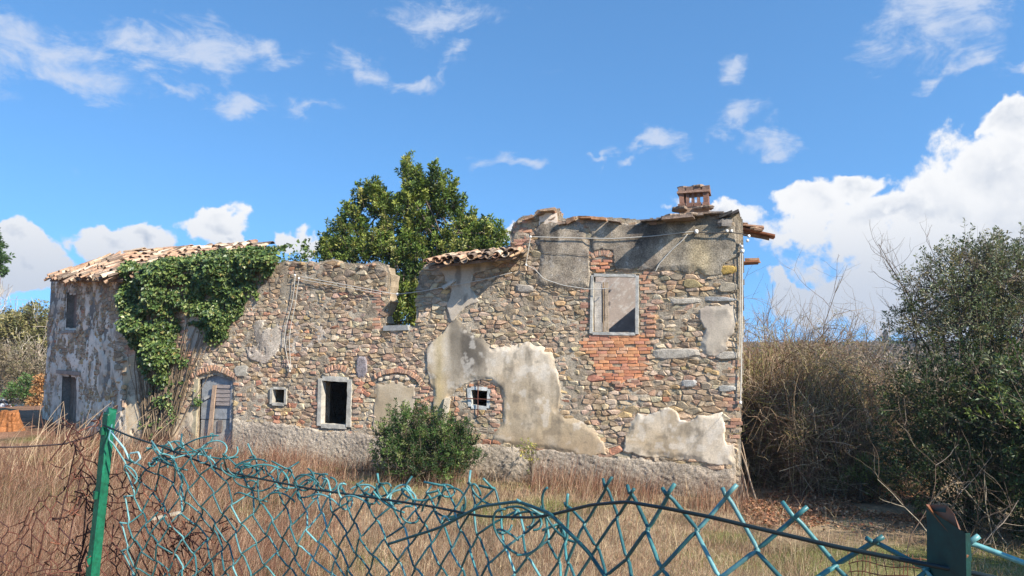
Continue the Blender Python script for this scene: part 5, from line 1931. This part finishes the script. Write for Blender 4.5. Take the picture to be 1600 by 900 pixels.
# woods on the far side: one brown-grey mass of bare crowns
def woodland(name, n, r0, r1, a0, a1, pal, hgt):
    th = RNG.uniform(a0, a1, n); r = np.exp(RNG.uniform(math.log(r0), math.log(r1), n))
    x, y = r * np.sin(th), r * np.cos(th)
    z = np.where(r > 76, hill_z(x, y), gz(x, y))
    c = RNG.uniform(0.3, 1, n) * hgt * (0.5 + fbm(x, y, 0.08, 3, 88))
    C = np.stack([x, y, z + c], 1)
    sz = np.clip(r * 0.006, .25, 3.2) * RNG.uniform(.7, 1.4, n)
    V, T_ = leaves_piece(C, rdir(n) + np.array([0, 0, .9]), rdir(n), sz, sz * .5)
    c = pick(pal, n, None, .2)
    link(name, mesh(name, V, [T_], np.repeat(c, 4, 0), False, M_leaf), kind='stuff')


woodland('bare_woodland', 42000, 34, 620, 0.28, 0.85, [S(128, 108, 92), S(112, 96, 80), S(140, 122, 102), S(104, 100, 72)], 1.7)
woodland('left_woodland', 16000, 60, 500, -0.95, -0.5, [S(122, 108, 90), S(104, 100, 72), S(92, 100, 64)], 5.0)

# cypress and pale house on the ridge
pc = at(1384, 540, 480); pc[2] = float(hill_z(pc[0], pc[1])) - 0.5
t = thing('cypress', 'single dark cypress on the far ridge beside a pale house', 'tree', pc)
topz = at(1384, 517, 480)[2]
H = topz - pc[2]
bl = [(pc + np.array([0, 0, H * f]), np.array([w_, w_, H * .18]), 1) for f, w_ in ((.2, 1.3), (.4, 1.2), (.6, .9), (.8, .5))]
leafy(t, bl, 160, 16, 1.2, 1.1, [S(52, 66, 50), S(44, 58, 46)], M_leaf, np.array([pc, pc + [0, 0, H * .4], pc + [0, 0, H * .8]]), trunk_r=.4, limbs=6, spread=.5, up=1.5)
ph = at(1397, 541, 500); ph[2] = float(hill_z(ph[0], ph[1])) - 0.5
hz = at(1397, 535, 500)[2] - ph[2]
fh = thing('far_house', 'pale house on the far ridge right of the cypress', 'house', ph)
V, f = box_piece((0, 0, hz * .4), (6, 0, 0), (0, 4, 0), (0, 0, hz * .4)); link('wall', mesh('wall', V, f, S(196, 196, 190), False, M_plaster), fh)
V = np.array([(-6.6, -4.6, hz * .8), (6.6, -4.6, hz * .8), (6.6, 4.6, hz * .8), (-6.6, 4.6, hz * .8), (-6.6, 0, hz), (6.6, 0, hz)])
link('roof', mesh('roof', V, [[0, 1, 5, 4], [2, 3, 4, 5], [1, 2, 5], [3, 0, 4], [3, 2, 1, 0]], S(150, 128, 112), False, M_tile), fh)


# ------------------------------------------------------------------ dry grass
def footprint_free(x, y):
    """False on the house"""
    P = np.stack([x, y], 1)
    du = (P - FR.o[:2]) @ FR.r[:2]; dv = (P - FR.o[:2]) @ FR.n[:2]
    eu = (P - EN.o[:2]) @ EN.r[:2]; ev = (P - EN.o[:2]) @ EN.n[:2]
    ins = (du > 0) & (du < FR.len) & (dv < 0.03) & (dv > -7)
    ins |= (eu > 0) & (eu < EN.len) & (ev < 0.03) & (ev > -6)
    return ~ins


def grass(name, n, xr, Dr, hgt, wid, pal, pw=None, lean=0.35, dens=None, seed=0, segs=3, hfn=None):
    D = np.exp(RNG.uniform(math.log(Dr[0]), math.log(Dr[1]), n))
    x = RNG.uniform(xr[0], xr[1], n)
    X = (x - 800) / FPX * D
    ok = footprint_free(X, D)
    if dens is not None:
        ok &= RNG.random(n) < dens(X, D)
    X, D = X[ok], D[ok]
    n = len(X)
    Z = gz(X, D)
    tuft = fbm(X, D, 1.3, 3, seed + 5)
    h = hgt * RNG.uniform(0.35, 1.15, n) * (0.1 + 1.75 * tuft)
    if hfn is not None:
        h = h * hfn(X, D)
    a = RNG.uniform(0, 2 * math.pi, n) ; ln = np.abs(RNG.normal(0, lean, n)) + 0.05
    wind = 0.12
    w = np.maximum(wid, D * 0.00062) * RNG.uniform(.7, 1.3, n)
    t = np.linspace(0, 1, segs + 1)
    px_ = X[:, None] + (np.cos(a) * ln + wind)[:, None] * h[:, None] * t ** 1.8
    py_ = D[:, None] + (np.sin(a) * ln)[:, None] * h[:, None] * t ** 1.8
    pz_ = Z[:, None] - 0.02 + h[:, None] * t * (1 - 0.25 * (ln[:, None] * t) ** 1)
    C = np.stack([px_, py_, pz_], -1)
    fa = RNG.uniform(-0.9, 0.9, n)
    side = np.stack([np.cos(fa), np.sin(fa), 0 * fa], 1)[:, None] * (w[:, None] * (1 - t * 0.9))[..., None] * 0.5
    V = np.stack([C - side, C + side], 2).reshape(-1, 3)
    k = 2 * (segs + 1)
    b = (np.arange(n) * k)[:, None]
    q = np.concatenate([b + np.array([2 * i, 2 * i + 1, 2 * i + 3, 2 * i + 2]) for i in range(segs)])
    patch = fbm(X, D, 0.6, 3, seed + 6)
    c = pick(pal, n, pw, 0.32) * (0.62 + 0.62 * patch)[:, None]
    return V, q, np.repeat(c, k, 0)


STRAW = [q * 0.90 for q in (S(176, 150, 120), S(154, 126, 102), S(206, 184, 150), S(112, 90, 72), S(168, 134, 110))]
RED = [q * 0.78 for q in (S(154, 110, 88), S(136, 94, 76), S(178, 138, 112), S(104, 74, 60), S(196, 164, 136))]
GREEN = [S(112, 118, 58), S(132, 132, 72), S(92, 104, 50)]


def gsheet(name, parts):
    V, F, C, o = [], [], [], 0
    for v, q, c in parts:
        V.append(v); F.append(q + o); C.append(c); o += len(v)
    me = mesh(name, np.concatenate(V), [np.concatenate(F)], np.concatenate(C), False, M_grass)
    return link(name, me, kind='stuff')


leftd = lambda X, D: smooth(-X / D, 0.16, 0.42)
hf = lambda X, D: 0.6 + 0.6 * smooth(D, 6, 12)
gsheet('dry_grass', [
    grass('g', 60000, (-150, 1300), (3.6, 21), 0.34, 0.004, STRAW, None, 0.8, lambda X, D: 1 - 0.75 * smooth(X / D, 0.05, 0.30), 1, hfn=hf),
    grass('g', 34000, (-100, 1250), (3.6, 20), 0.24, 0.005, STRAW + RED[:2], None, 1.1, None, 2),
    grass('g', 26000, (900, 1750), (4.5, 14), 0.16, 0.005, STRAW, None, 0.7, None, 3)])
gsheet('tall_red_grass', [
    grass('g', 46000, (-250, 760), (7.0, 30), 0.72, 0.005, RED, None, 0.55, lambda X, D: (leftd(X, D) * 0.95 + 0.05) * (1 - smooth(-X / D, .60, .66) * smooth(D, 16, 20)), 4),
    grass('g', 24000, (340, 1160), (12.5, 20.5), 0.62, 0.005, RED, None, 0.3, lambda X, D: (np.abs(((np.stack([X, D], 1) - FR.o[:2]) @ FR.n[:2]) - 0.7) < 0.75) * smooth(fbm(X, D, 0.9, 3, 9), 0.40, 0.58), 5)])
gsheet('green_grass', [
    grass('g', 34000, (100, 1600), (4.0, 15), 0.11, 0.006, GREEN, None, 0.8, lambda X, D: smooth(fbm(X, D, 0.35, 4, 3) + 0.34 * smooth(X / D, 0.08, 0.3), 0.49, 0.64), 6),
    grass('g', 5000, (380, 1150), (14, 20), 0.22, 0.008, GREEN, None, 0.8, lambda X, D: (np.abs(((np.stack([X, D], 1) - FR.o[:2]) @ FR.n[:2]) - 0.5) < 0.6) * smooth(fbm(X, D, 0.7, 3, 19), 0.5, 0.6), 7)])
# a few long pale stalks bending at the left end of the house
mb = MB()
for _ in range(46):
    p = ground_pt(RNG.uniform(20, 240), RNG.uniform(15, 21))
    H = RNG.uniform(.9, 1.7); a = RNG.uniform(-.2, 1.0)
    t = np.linspace(0, 1, 9)
    pts = np.stack([p[0] + a * H * .8 * t ** 1.5, p[1] + 0 * t + RNG.normal(0, .2) * t, p[2] + H * t * (1 - .2 * t)], 1)
    V, f = tube_piece(pts, np.linspace(.009, .004, 9), 3); mb.add(V, f, S(206, 180, 148) * RNG.uniform(.8, 1.1))
link('long_stalks', mb.build('long_stalks', M_grass), kind='stuff')

# fallen leaves under the brambles
n = 9000
D = RNG.uniform(12.8, 17.0, n); x = RNG.uniform(1155, 1440, n); X = (x - 800) / FPX * D
ok = RNG.random(n) < smooth(fbm(X, D, 0.8, 4, 44), 0.36, 0.62) * smooth(D, 12.8, 14.3); X, D = X[ok], D[ok]; n = len(X)
C = np.stack([X, D, gz(X, D) + RNG.uniform(0.01, .07, n)], 1)
V, T_ = leaves_piece(C, rdir(n) * [1, 1, .25], rdir(n) * .5 + Z_, .085 * RNG.uniform(.6, 1.3, n), .06 * RNG.uniform(.7, 1.2, n))
link('fallen_leaves', mesh('fallen_leaves', V, [T_], np.repeat(pick([S(172, 122, 90), S(148, 102, 76), S(192, 152, 118), S(124, 92, 70)], n, None, .2), 4, 0), False, M_dry), kind='stuff')
# ------------------------------------------------------------------ fence in the foreground
class Path:
    """like Wall, but following a bent line on the ground: the fence bellies out towards the lane at its right end"""
    def __init__(s):
        xs = np.linspace(60, 2100, 160)
        inv = np.interp(xs, [60, 178, 500, 740, 850, 930, 1030, 1475, 1700, 2100], [.70, .714, .83, 1.04, 1.20, 1.40, 1.62, 2.06, 2.22, 2.5])
        for _ in range(6):
            inv[1:-1] = .25 * inv[:-2] + .5 * inv[1:-1] + .25 * inv[2:]
        s.xs, s.inv = xs, inv
        s.p = np.array([at(x, 555, 1 / i)[:2] for x, i in zip(xs, inv)])
        s.u = np.concatenate([[0], np.cumsum(np.hypot(*np.diff(s.p, axis=0).T))])
        d = np.gradient(s.p, axis=0); d /= np.linalg.norm(d, axis=1, keepdims=True)
        s.nn = np.stack([d[:, 1], -d[:, 0]], 1)
        a, b = s.p[5], s.p[-1]
        s.r = np.array([*(b - a) / np.linalg.norm(b - a), 0.0]); s.n = np.array([s.r[1], -s.r[0], 0.0])

    def px(s, x, y, v=0.0):
        D = 1 / np.interp(x, s.xs, s.inv)
        return np.array([np.interp(x, s.xs, s.u), at(x, y, D)[2]])

    def poly(s, pts, v=0.0):
        return np.array([s.px(x, y) for x, y in pts])

    def W(s, u, z, v=0.0):
        u, z, v = np.broadcast_arrays(np.asarray(u, float), np.asarray(z, float), np.asarray(v, float))
        o = [np.interp(u, s.u, s.p[:, k]) + v * np.interp(u, s.u, s.nn[:, k]) for k in (0, 1)]
        return np.stack([o[0], o[1], z], -1)

    def P(s, x, y, v=0.0):
        u, z = s.px(x, y)
        return s.W(u, z, v)


FN = Path()
TEAL = [q * 0.8 for q in (S(76, 138, 138), S(58, 112, 114), S(110, 166, 166), S(48, 96, 98))]


def post(name, label, top_px, low_px, D, w, col, pointed=False, face=None):
    """steel T-section post: flange towards the viewer, web behind"""
    a = at(*top_px, D); b = at(*low_px, D)
    ax = (a - b) / np.linalg.norm(a - b)
    t_ = (b[2] - (gzf(b[0], b[1]) - 0.1)) / ax[2]
    b = b - ax * t_
    o = thing(name, label, 'fence post', b, 'green steel posts of the wire fence')
    L = np.linalg.norm(a - b)
    sr = FN.r if face is None else np.cross(np.array([0, 0, 1.0]), np.array([*face, 0.0]))
    s = sr - ax * (sr @ ax); s /= np.linalg.norm(s); nn = np.cross(s, ax)
    if face is None and nn[1] > 0 or face is not None and nn[0] > 0:
        nn = -nn
    ns = 26
    zz = np.concatenate([np.linspace(0, L - .02, ns - 2), [L - .003, L]])
    wb = .005 if pointed else w * .9
    prof = [(-w / 2, 0), (w / 2, 0), (w / 2, -.004), (.003, -.004), (.003, -wb), (-.003, -wb), (-.003, -.004), (-w / 2, -.004)]
    V = []
    for i, z in enumerate(zz):
        for k, (x, y) in enumerate(prof):
            zc = z
            if i >= ns - 2:
                zc = z - (abs(x) * 1.4 if not pointed else (w / 2 - x) * 0.25 + max(0, x) * 2.2) - abs(y) * 0.3
            V.append(ax * zc + s * x + nn * y)
    V = np.array(V) + RNG.normal(0, .0004, (ns * 8, 3))
    n = 8; q = []
    for i in range(ns - 1):
        for k in range(n):
            q.append([i * n + k, i * n + (k + 1) % n, (i + 1) * n + (k + 1) % n, (i + 1) * n + k])
    F = q + [[(ns - 1) * n + k for k in range(n)], [k for k in range(n)][::-1]]
    cols = np.tile(col, (len(V), 1))
    tipz = np.repeat(np.arange(ns), 8)
    if pointed:
        cols[tipz == ns - 1] = S(128, 80, 48)
    link('shaft', mesh('shaft', V, F, cols, False, M_green), o)
    # punched lugs up the flange
    for i in range(int(L / 0.12)):
        z = L - 0.05 - i * 0.12
        Vb, fb = box_piece(ax * z + nn * .003, s * .004, ax * .007, nn * .003)
        link('lug', mesh('lug', Vb, fb, col * .9, False, M_green), o) if not pointed else None
    return o, a, b, ax


post('fence_post', 'bright green leaning steel post at the left between rusty netting and teal wire', (167, 632), (140, 880), 1.4, 0.0205, S(14, 98, 70))
post('fence_post', 'dark green steel post with a rust-orange tip at the right, close to the viewer', (1476, 776), (1478, 900), 0.485, 0.030, S(10, 54, 48), True, (-0.95, -0.31))

fence = thing('chain_link_fence', 'slack teal plastic-coated chain-link fence with a crumpled top edge in the foreground', 'wire fence', (0.0, 1.0, 0.0))
FO = np.array(fence.location)
TOPF = FN.poly([(196, 694), (215, 722), (240, 712), (275, 694), (310, 692), (345, 704), (380, 722), (420, 738), (480, 750), (520, 752), (560, 762), (600, 756), (640, 768), (690, 766), (740, 764), (790, 790), (840, 806), (880, 800), (905, 772), (937, 752), (975, 768), (1015, 772), (1050, 778), (1080, 782), (1115, 792), (1150, 800), (1200, 818),
                (1255, 806), (1320, 838), (1385, 842), (1440, 826), (1500, 862), (1585, 822), (1700, 860), (1900, 880)])
PT = 0.050
u_lo, u_hi = TOPF[0][0], TOPF[-1][0]


UC = [u_lo]
U_B, U_C = FN.px(760, 700)[0], FN.px(960, 700)[0]
while UC[-1] < u_hi:
    UC.append(UC[-1] + PT / 2 * float(np.interp(UC[-1], [u_lo, U_B, U_C], [.86, .92, 1.12])))


def fence_node(cidx, k, rg_):
    u = UC[cidx]
    zt = np.interp(u, TOPF[:, 0], TOPF[:, 1])
    d = k * PT * 0.53 * float(np.interp(u, [u_lo, U_B, U_C], [.9, .95, 1.05]))
    z = zt - d + np.interp(u, [u_lo, u_lo + .25, u_lo + .7, u_hi], [.0, .0, .0, 0.0])
    mess = math.exp(-d / 0.07) * float(np.interp(u, [u_lo, u_lo + .1, U_B, U_C, u_hi], [.9, 1, .9, .4, .3])) + 0.22
    sx = float(fbm(np.array([cidx * .37]), np.array([k * .45]), 1, 2, 901)[0] - .5); sz = float(fbm(np.array([cidx * .37]), np.array([k * .45]), 1, 2, 905)[0] - .5); sy = float(fbm(np.array([cidx * .21]), np.array([k * .3]), 1, 2, 909)[0] - .5)
    u2 = u + sx * 0.042 * mess + 0.10 * d * math.exp(-(u - u_lo) * 1.2)
    return FN.W(u2, z + sz * 0.038 * mess, sy * 0.06)


def strand_pts(nodes, wire_r, flip):
    """straight runs with a small bend round each knot"""
    out = []
    for i, p in enumerate(nodes):
        if 0 < i < len(nodes) - 1:
            a, b = nodes[i - 1], nodes[i + 1]
            da = (a - p); db = (b - p)
            off = FN.n * wire_r * 0.9 * (1 if (i % 2 == 0) else -1)
            f = 0.10
            out += [p + da * f * 1.4 - off, p + (da + db) * -0.02 , p + db * f * 1.4 + off]
        else:
            out.append(p)
    return np.array(out)


ncol = len(UC) - 2
for i in range(ncol):
    rg_ = np.random.default_rng(1000 + i)
    nk = 50
    nodes = [fence_node(i + ((k + i) % 2), k, rg_) for k in range(nk)]
    tail = nodes[0] + (nodes[0] - nodes[1]) * (0.30 if UC[i] > U_B else 0.08) * rg_.uniform(.5, 1.2)
    u_here = UC[i]
    if u_here > FN.px(860, 790)[0]:
        nodes = [tail] + nodes
    else:
        nodes = [tail + rg_.normal(0, .012, 3)] + nodes
    P = strand_pts(np.array(nodes), 0.0023, i)
    V, f = tube_piece(P, 0.00185 if u_here > U_C else 0.00158, 5)
    link('wire', mesh('wire', V - FO, f, TEAL[rg_.integers(4)] * rg_.uniform(.85, 1.1), True, M_wire), fence)
# crumpled ends and loops twisted along the top edge
for i in range(58):
    x = RNG.uniform(222, 480) if i < 30 else RNG.uniform(480, 880)
    u = FN.px(x, 760)[0]
    zt = np.interp(u, TOPF[:, 0], TOPF[:, 1])
    c = np.array([u, zt - abs(RNG.normal(0.006, .02))])
    n = 26; t = np.linspace(0, 1, n)
    turns = RNG.uniform(.35, 1.15) * 2 * math.pi; r0 = RNG.uniform(.006, .017)
    ang = RNG.uniform(0, 6.28) + turns * t
    drift = RNG.normal(0, 1, 2) * np.array([.05, .016])
    uu = c[0] + r0 * np.cos(ang) * 1.25 + drift[0] * (t - .5); zz = c[1] + r0 * np.sin(ang) + drift[1] * (t - .5)
    vv = RNG.normal(0, .012) + 0.012 * np.sin(ang * .7)
    V, f = tube_piece(FN.W(uu, zz, vv), 0.0015, 5)
    link('loose_wire', mesh('loose_wire', V - FO, f, TEAL[RNG.integers(4)] * RNG.uniform(.85, 1.15), True, M_wire), fence)


def fn_line(pts, r, col, name, mat, parent, org, v=0.004, sm=4):
    P = np.array([FN.P(x, y, v) for x, y in pts])
    t = np.linspace(0, 1, len(P)); tt = np.linspace(0, 1, 12 * len(P))
    Q = np.stack([np.interp(tt, t, P[:, k]) for k in range(3)], 1)
    for _ in range(sm):
        Q[1:-1] = .25 * Q[:-2] + .5 * Q[1:-1] + .25 * Q[2:]
    V, f = tube_piece(Q, r, 6)
    link(name, mesh(name, V - org, f, col, True, mat), parent)


fn_line([(172, 664), (215, 682), (262, 697), (300, 712), (360, 735), (420, 748), (500, 764), (600, 778), (680, 790), (760, 806), (840, 808), (875, 802), (930, 788), (985, 783), (1040, 792), (1110, 806), (1200, 828), (1300, 852), (1400, 872), (1452, 882), (1520, 896), (1640, 925)], 0.0017, S(28, 40, 42), 'tension_wire', M_black, fence, FO, 0.006)
fn_line([(178, 668), (190, 684), (204, 700), (212, 716), (222, 724), (230, 716), (226, 706), (214, 708)], 0.0018, S(150, 190, 192), 'loose_wire', M_wire, fence, FO)
fn_line([(620, 848), (700, 822), (760, 790), (820, 782), (870, 800), (930, 860), (960, 905)], 0.002, S(36, 84, 84), 'loose_wire', M_wire, fence, FO, 0.01)

# the older rusty netting to the left
RN = Wall(at(-150, 555, 1.62), at(360, 555, 1.34))
rust = thing('rusty_netting', 'dark rusty wire netting sagging and torn either side of the left green post', 'wire netting', (-0.9, 1.45, 0.0))
RO = np.array(rust.location)
TOPR = RN.poly([(-150, 800), (-40, 800), (10, 792), (50, 768), (95, 762), (118, 752), (124, 712), (134, 694), (150, 706), (170, 716), (188, 718), (206, 716), (226, 738), (250, 752), (270, 790), (292, 820), (318, 850), (345, 890)])
PR = 0.036
n0 = int((TOPR[-1][0] - TOPR[0][0]) / (PR / 2))
RUSTC = [S(104, 66, 54), S(88, 56, 48), S(120, 78, 60), S(74, 50, 46)]


def rust_node(c, k):
    u = TOPR[0][0] + c * PR / 2
    zt = np.interp(u, TOPR[:, 0], TOPR[:, 1]); d = k * PR * .62
    a = float(fbm(np.array([c * .22]), np.array([k * .2]), 1, 3, 921)[0] - .5); b = float(fbm(np.array([c * .22]), np.array([k * .2]), 1, 3, 925)[0] - .5)
    e = float(vnoise(np.array([c * 1.3]), np.array([k * 1.3]), 927)[0] - .5)
    return RN.W(u + a * .075 + e * .008, zt - d + b * .07 + e * .006 - 0.02 * math.exp(-k / 3), (a + b) * .06)


for i in range(n0):
    nk = 44
    nodes = np.array([rust_node(i + ((k + i) % 2), k) for k in range(nk)])
    P = []
    for k in range(nk):                                     # each knot is a short twisted run
        P += [nodes[k] + np.array([0, 0, .004]), nodes[k] - np.array([0, 0, .004])]
    V, f = tube_piece(np.array(P), 0.00125, 4)
    link('wire', mesh('wire', V - RO, f, RUSTC[RNG.integers(4)], True, M_rust), rust)
for _ in range(34):                                          # bunched, folded-over torn edge beside the post
    x, y = (RNG.normal(140, 12), RNG.uniform(700, 900)) if RNG.random() < .7 else (RNG.normal(300, 22), RNG.uniform(790, 880))
    p = RN.P(x, y, RNG.normal(0, .02))
    pts = p + np.cumsum(RNG.normal(0, .011, (11, 3)), 0) + np.linspace(0, 1, 11)[:, None] * np.array([RNG.normal(0, .02), 0, RNG.normal(0, .07)])
    V, f = tube_piece(pts, .00125, 4); link('loose_wire', mesh('loose_wire', V - RO, f, RUSTC[RNG.integers(4)], True, M_rust), rust)
P = np.array([RN.P(x, y, 0.01) for x, y in ((-150, 702), (-40, 700), (40, 698), (100, 694), (140, 682), (170, 666))])
V, f = tube_piece(P, .0016, 5); link('tension_wire', mesh('tension_wire', V - RO, f, S(84, 70, 66), True, M_rust), rust)

GN = Wall(at(1322, 555, 0.98), at(1462, 555, 0.9))
net = thing('rusty_mesh_panel', 'small rusty square-mesh panel low behind the teal wire beside the dark post', 'wire mesh', (*GN.W(0.05, 0, 0)[:2], 0.0))
NO = np.array(net.location)
tl = GN.poly([(1326, 862), (1350, 858), (1380, 862), (1415, 866), (1452, 872)])
for i in range(14):
    u = tl[0][0] + (tl[-1][0] - tl[0][0]) * i / 13
    zt = np.interp(u, tl[:, 0], tl[:, 1])
    P = np.array([GN.W(u + .004 * math.sin(k * 1.1 + i), zt - k * .03, .003 * math.cos(k + i)) for k in range(12)])
    V, f = tube_piece(P, .0007, 4); link('wire', mesh('wire', V - NO, f, S(120, 78, 56), True, M_rust), net)
for k in range(28):
    P = np.array([GN.W(u, np.interp(u, tl[:, 0], tl[:, 1]) - .004 - k * .0118 + .002 * math.sin(u * 90 + k), .0015) for u in np.linspace(tl[0][0], tl[-1][0], 12)])
    V, f = tube_piece(P, .0007, 4); link('wire', mesh('wire', V - NO, f, S(126, 84, 62), True, M_rust), net)

# ------------------------------------------------------------------ loose things about the house
PG = 'poles leaning against the right corner of the house'
for (a, b, lab, r) in (((1154, 700), (1183, 790), 'longest grey pole leaning at the right corner of the house', .022), ((1153, 722), (1172, 786), 'middle pole of those leaning at the right corner', .02), ((1154, 738), (1163, 782), 'short pole nearest the corner of the house', .016), ((1156, 690), (1178, 752), 'thin pole standing furthest right behind the others', .018)):
    pa = FR.P(*a, -0.15 if 'thin' not in lab else -.6) + FR.r * .04
    pb = at(*b, pa[1] - .35); pb[2] = gzf(pb[0], pb[1]) - .03
    d = pa - pb
    V, f = tube_piece(pb + d * np.linspace(0, 1.0, 7)[:, None] + RNG.normal(0, .006, (7, 3)), np.linspace(r, r * .7, 7), 7)
    tag(link('pole', mesh('pole', V - pb, f, S(150, 132, 112) * RNG.uniform(.8, 1.1), True, M_wood), loc=pb), lab, 'pole', PG)


def board(label, a, b, w, t, col, nrm, name='board'):
    a, b = np.asarray(a), np.asarray(b); e = b - a; L = np.linalg.norm(e); e /= L
    s = np.cross(e, nrm); s /= np.linalg.norm(s); n2 = np.cross(s, e)
    V, f = box_piece((0, 0, 0), e * L / 2, s * w / 2, n2 * t / 2); V += RNG.normal(0, .003, V.shape)
    return tag(link(name, mesh(name, V, f, col, False, M_wood), loc=(a + b) / 2), label, 'board', 'loose boards by the house')


board('weathered board leaning on the plaster beside the leafy bush', FR.P(700, 622, .07), FR.P(688, 690, .45), .16, .03, S(190, 176, 152), FR.n)
p = ground_pt(252, 11.0); q = ground_pt(292, 12.0)
board('pale board lying in the dry grass behind the teal wire', p + [0, 0, .34], q + [0, 0, .30], .09, .03, S(200, 190, 166), Z_)

# mound of orange earth and a white car far off at the left
pm = at(13, 655, 24.0); pm[2] = gzf(pm[0], pm[1]) - .1
top = at(16, 643, 24.0)[2] - pm[2]
ns, nr = 40, 9
V = []
for j in range(nr):
    t = j / (nr - 1)
    for k in range(ns):
        a = 2 * math.pi * k / ns
        rr = (0.26 + (1 - t) ** 1.7 * .24) * (1 + .13 * math.sin(a * 7 + 1) * (1 - .5 * t) + .09 * math.sin(a * 13)) + RNG.normal(0, .02)
        V.append((rr * math.cos(a), rr * math.sin(a), top * t ** .8 * (1 + .06 * math.sin(a * 3) + RNG.normal(0, .02))))
V.append((0, 0, top * 1.02))
q = [[j * ns + k, j * ns + (k + 1) % ns, (j + 1) * ns + (k + 1) % ns, (j + 1) * ns + k] for j in range(nr - 1) for k in range(ns)] + [[(nr - 1) * ns + k, (nr - 1) * ns + (k + 1) % ns, nr * ns] for k in range(ns)]
cc = np.array([S(166, 112, 72) * (0.5 + .5 * float(vnoise(math.atan2(v[1], v[0]) * 6, v[2] * 2, 5))) for v in V])
o = link('earth_mound', mesh('earth_mound', V, q, cc, False, M_soil), loc=pm); tag(o, 'flat-topped mound of bare orange earth in the dry grass at the left edge', 'mound')
pc = at(-6, 640, 42.0); pc[2] = gzf(pc[0], pc[1])
zz = at(8, 624, 42.0)[2] - pc[2]
car = thing('parked_car', 'white car seen from behind, cut by the left edge of the view', 'car', pc)
s = zz / 1.5


def loft(secs, col, name, mat):
    """cross sections (y, [(x, z)...]) joined front to back"""
    V = [(x * 1.0, y, z * s) for y, pts in secs for x, z in pts]
    n = len(secs[0][1]); m = len(secs)
    F = [[i * n + k, i * n + (k + 1) % n, (i + 1) * n + (k + 1) % n, (i + 1) * n + k] for i in range(m - 1) for k in range(n)] + [list(range(n))[::-1], [(m - 1) * n + k for k in range(n)]]
    return link(name, mesh(name, V, F, col, False, mat), car)


def sec(w, z0, z1, r=.1):
    return [(-w, z0), (w, z0), (w + .02, (z0 + z1) / 2), (w - r, z1), (-w + r, z1), (-w - .02, (z0 + z1) / 2)]


WHITE = S(226, 228, 230)
loft([(0, sec(.78, .35, 1.1)), (.1, sec(.85, .28, 1.18)), (2.6, sec(.86, .28, 1.18)), (3.7, sec(.82, .3, .82)), (3.95, sec(.74, .35, .7))], WHITE, 'body', M_carpaint)
loft([(.12, sec(.74, 1.17, 1.22, .04)), (.25, sec(.70, 1.17, 1.44, .12)), (1.7, sec(.70, 1.17, 1.46, .12)), (2.6, sec(.74, 1.17, 1.2, .05))], S(30, 34, 38), 'window', M_glass)
loft([(.2, sec(.66, 1.41, 1.5, .05)), (1.75, sec(.66, 1.43, 1.53, .05))], WHITE, 'roof', M_carpaint)
for sx in (-1, 1):
    for y in (.75, 3.1):
        V, f = tube_piece(np.array([(sx * .74, y, .31 * s), (sx * .88, y, .31 * s)]), .31 * s, 16); link('wheel', mesh('wheel', V, f, S(40, 40, 42), True, M_black), car)
    V, f = box_piece((sx * .68, -.01, .98 * s), (.13, 0, 0), (0, .03, 0), (0, 0, .07)); link('tail_light', mesh('tail_light', V, f, S(170, 40, 36), False, M_carpaint), car)
V, f = box_piece((0, -.015, .86 * s), (.3, 0, 0), (0, .02, 0), (0, 0, .08)); link('bumper_panel', mesh('bumper_panel', V, f, S(150, 90, 84), False, M_carpaint), car)
# ------------------------------------------------------------------ the air
hz_me = bpy.data.materials.new('haze')
hz_me.use_nodes = True
nt = hz_me.node_tree
nt.nodes.remove(nt.nodes['Principled BSDF'])
pv = nt.nodes.new('ShaderNodeVolumePrincipled')
pv.inputs['Color'].default_value = (0.80, 0.88, 1.0, 1)
pv.inputs['Density'].default_value = 0.0004
pv.inputs['Anisotropy'].default_value = 0.2
nt.links.new(pv.outputs[0], nt.nodes['Material Output'].inputs['Volume'])
Vz, fz = box_piece((0, 0, -13.0), (930, 0, 0), (0, 930, 0), (0, 0, 37.0))
link('haze', mesh('haze', Vz, fz, None, False, hz_me), kind='stuff')
scene.cycles.volume_bounces = 0
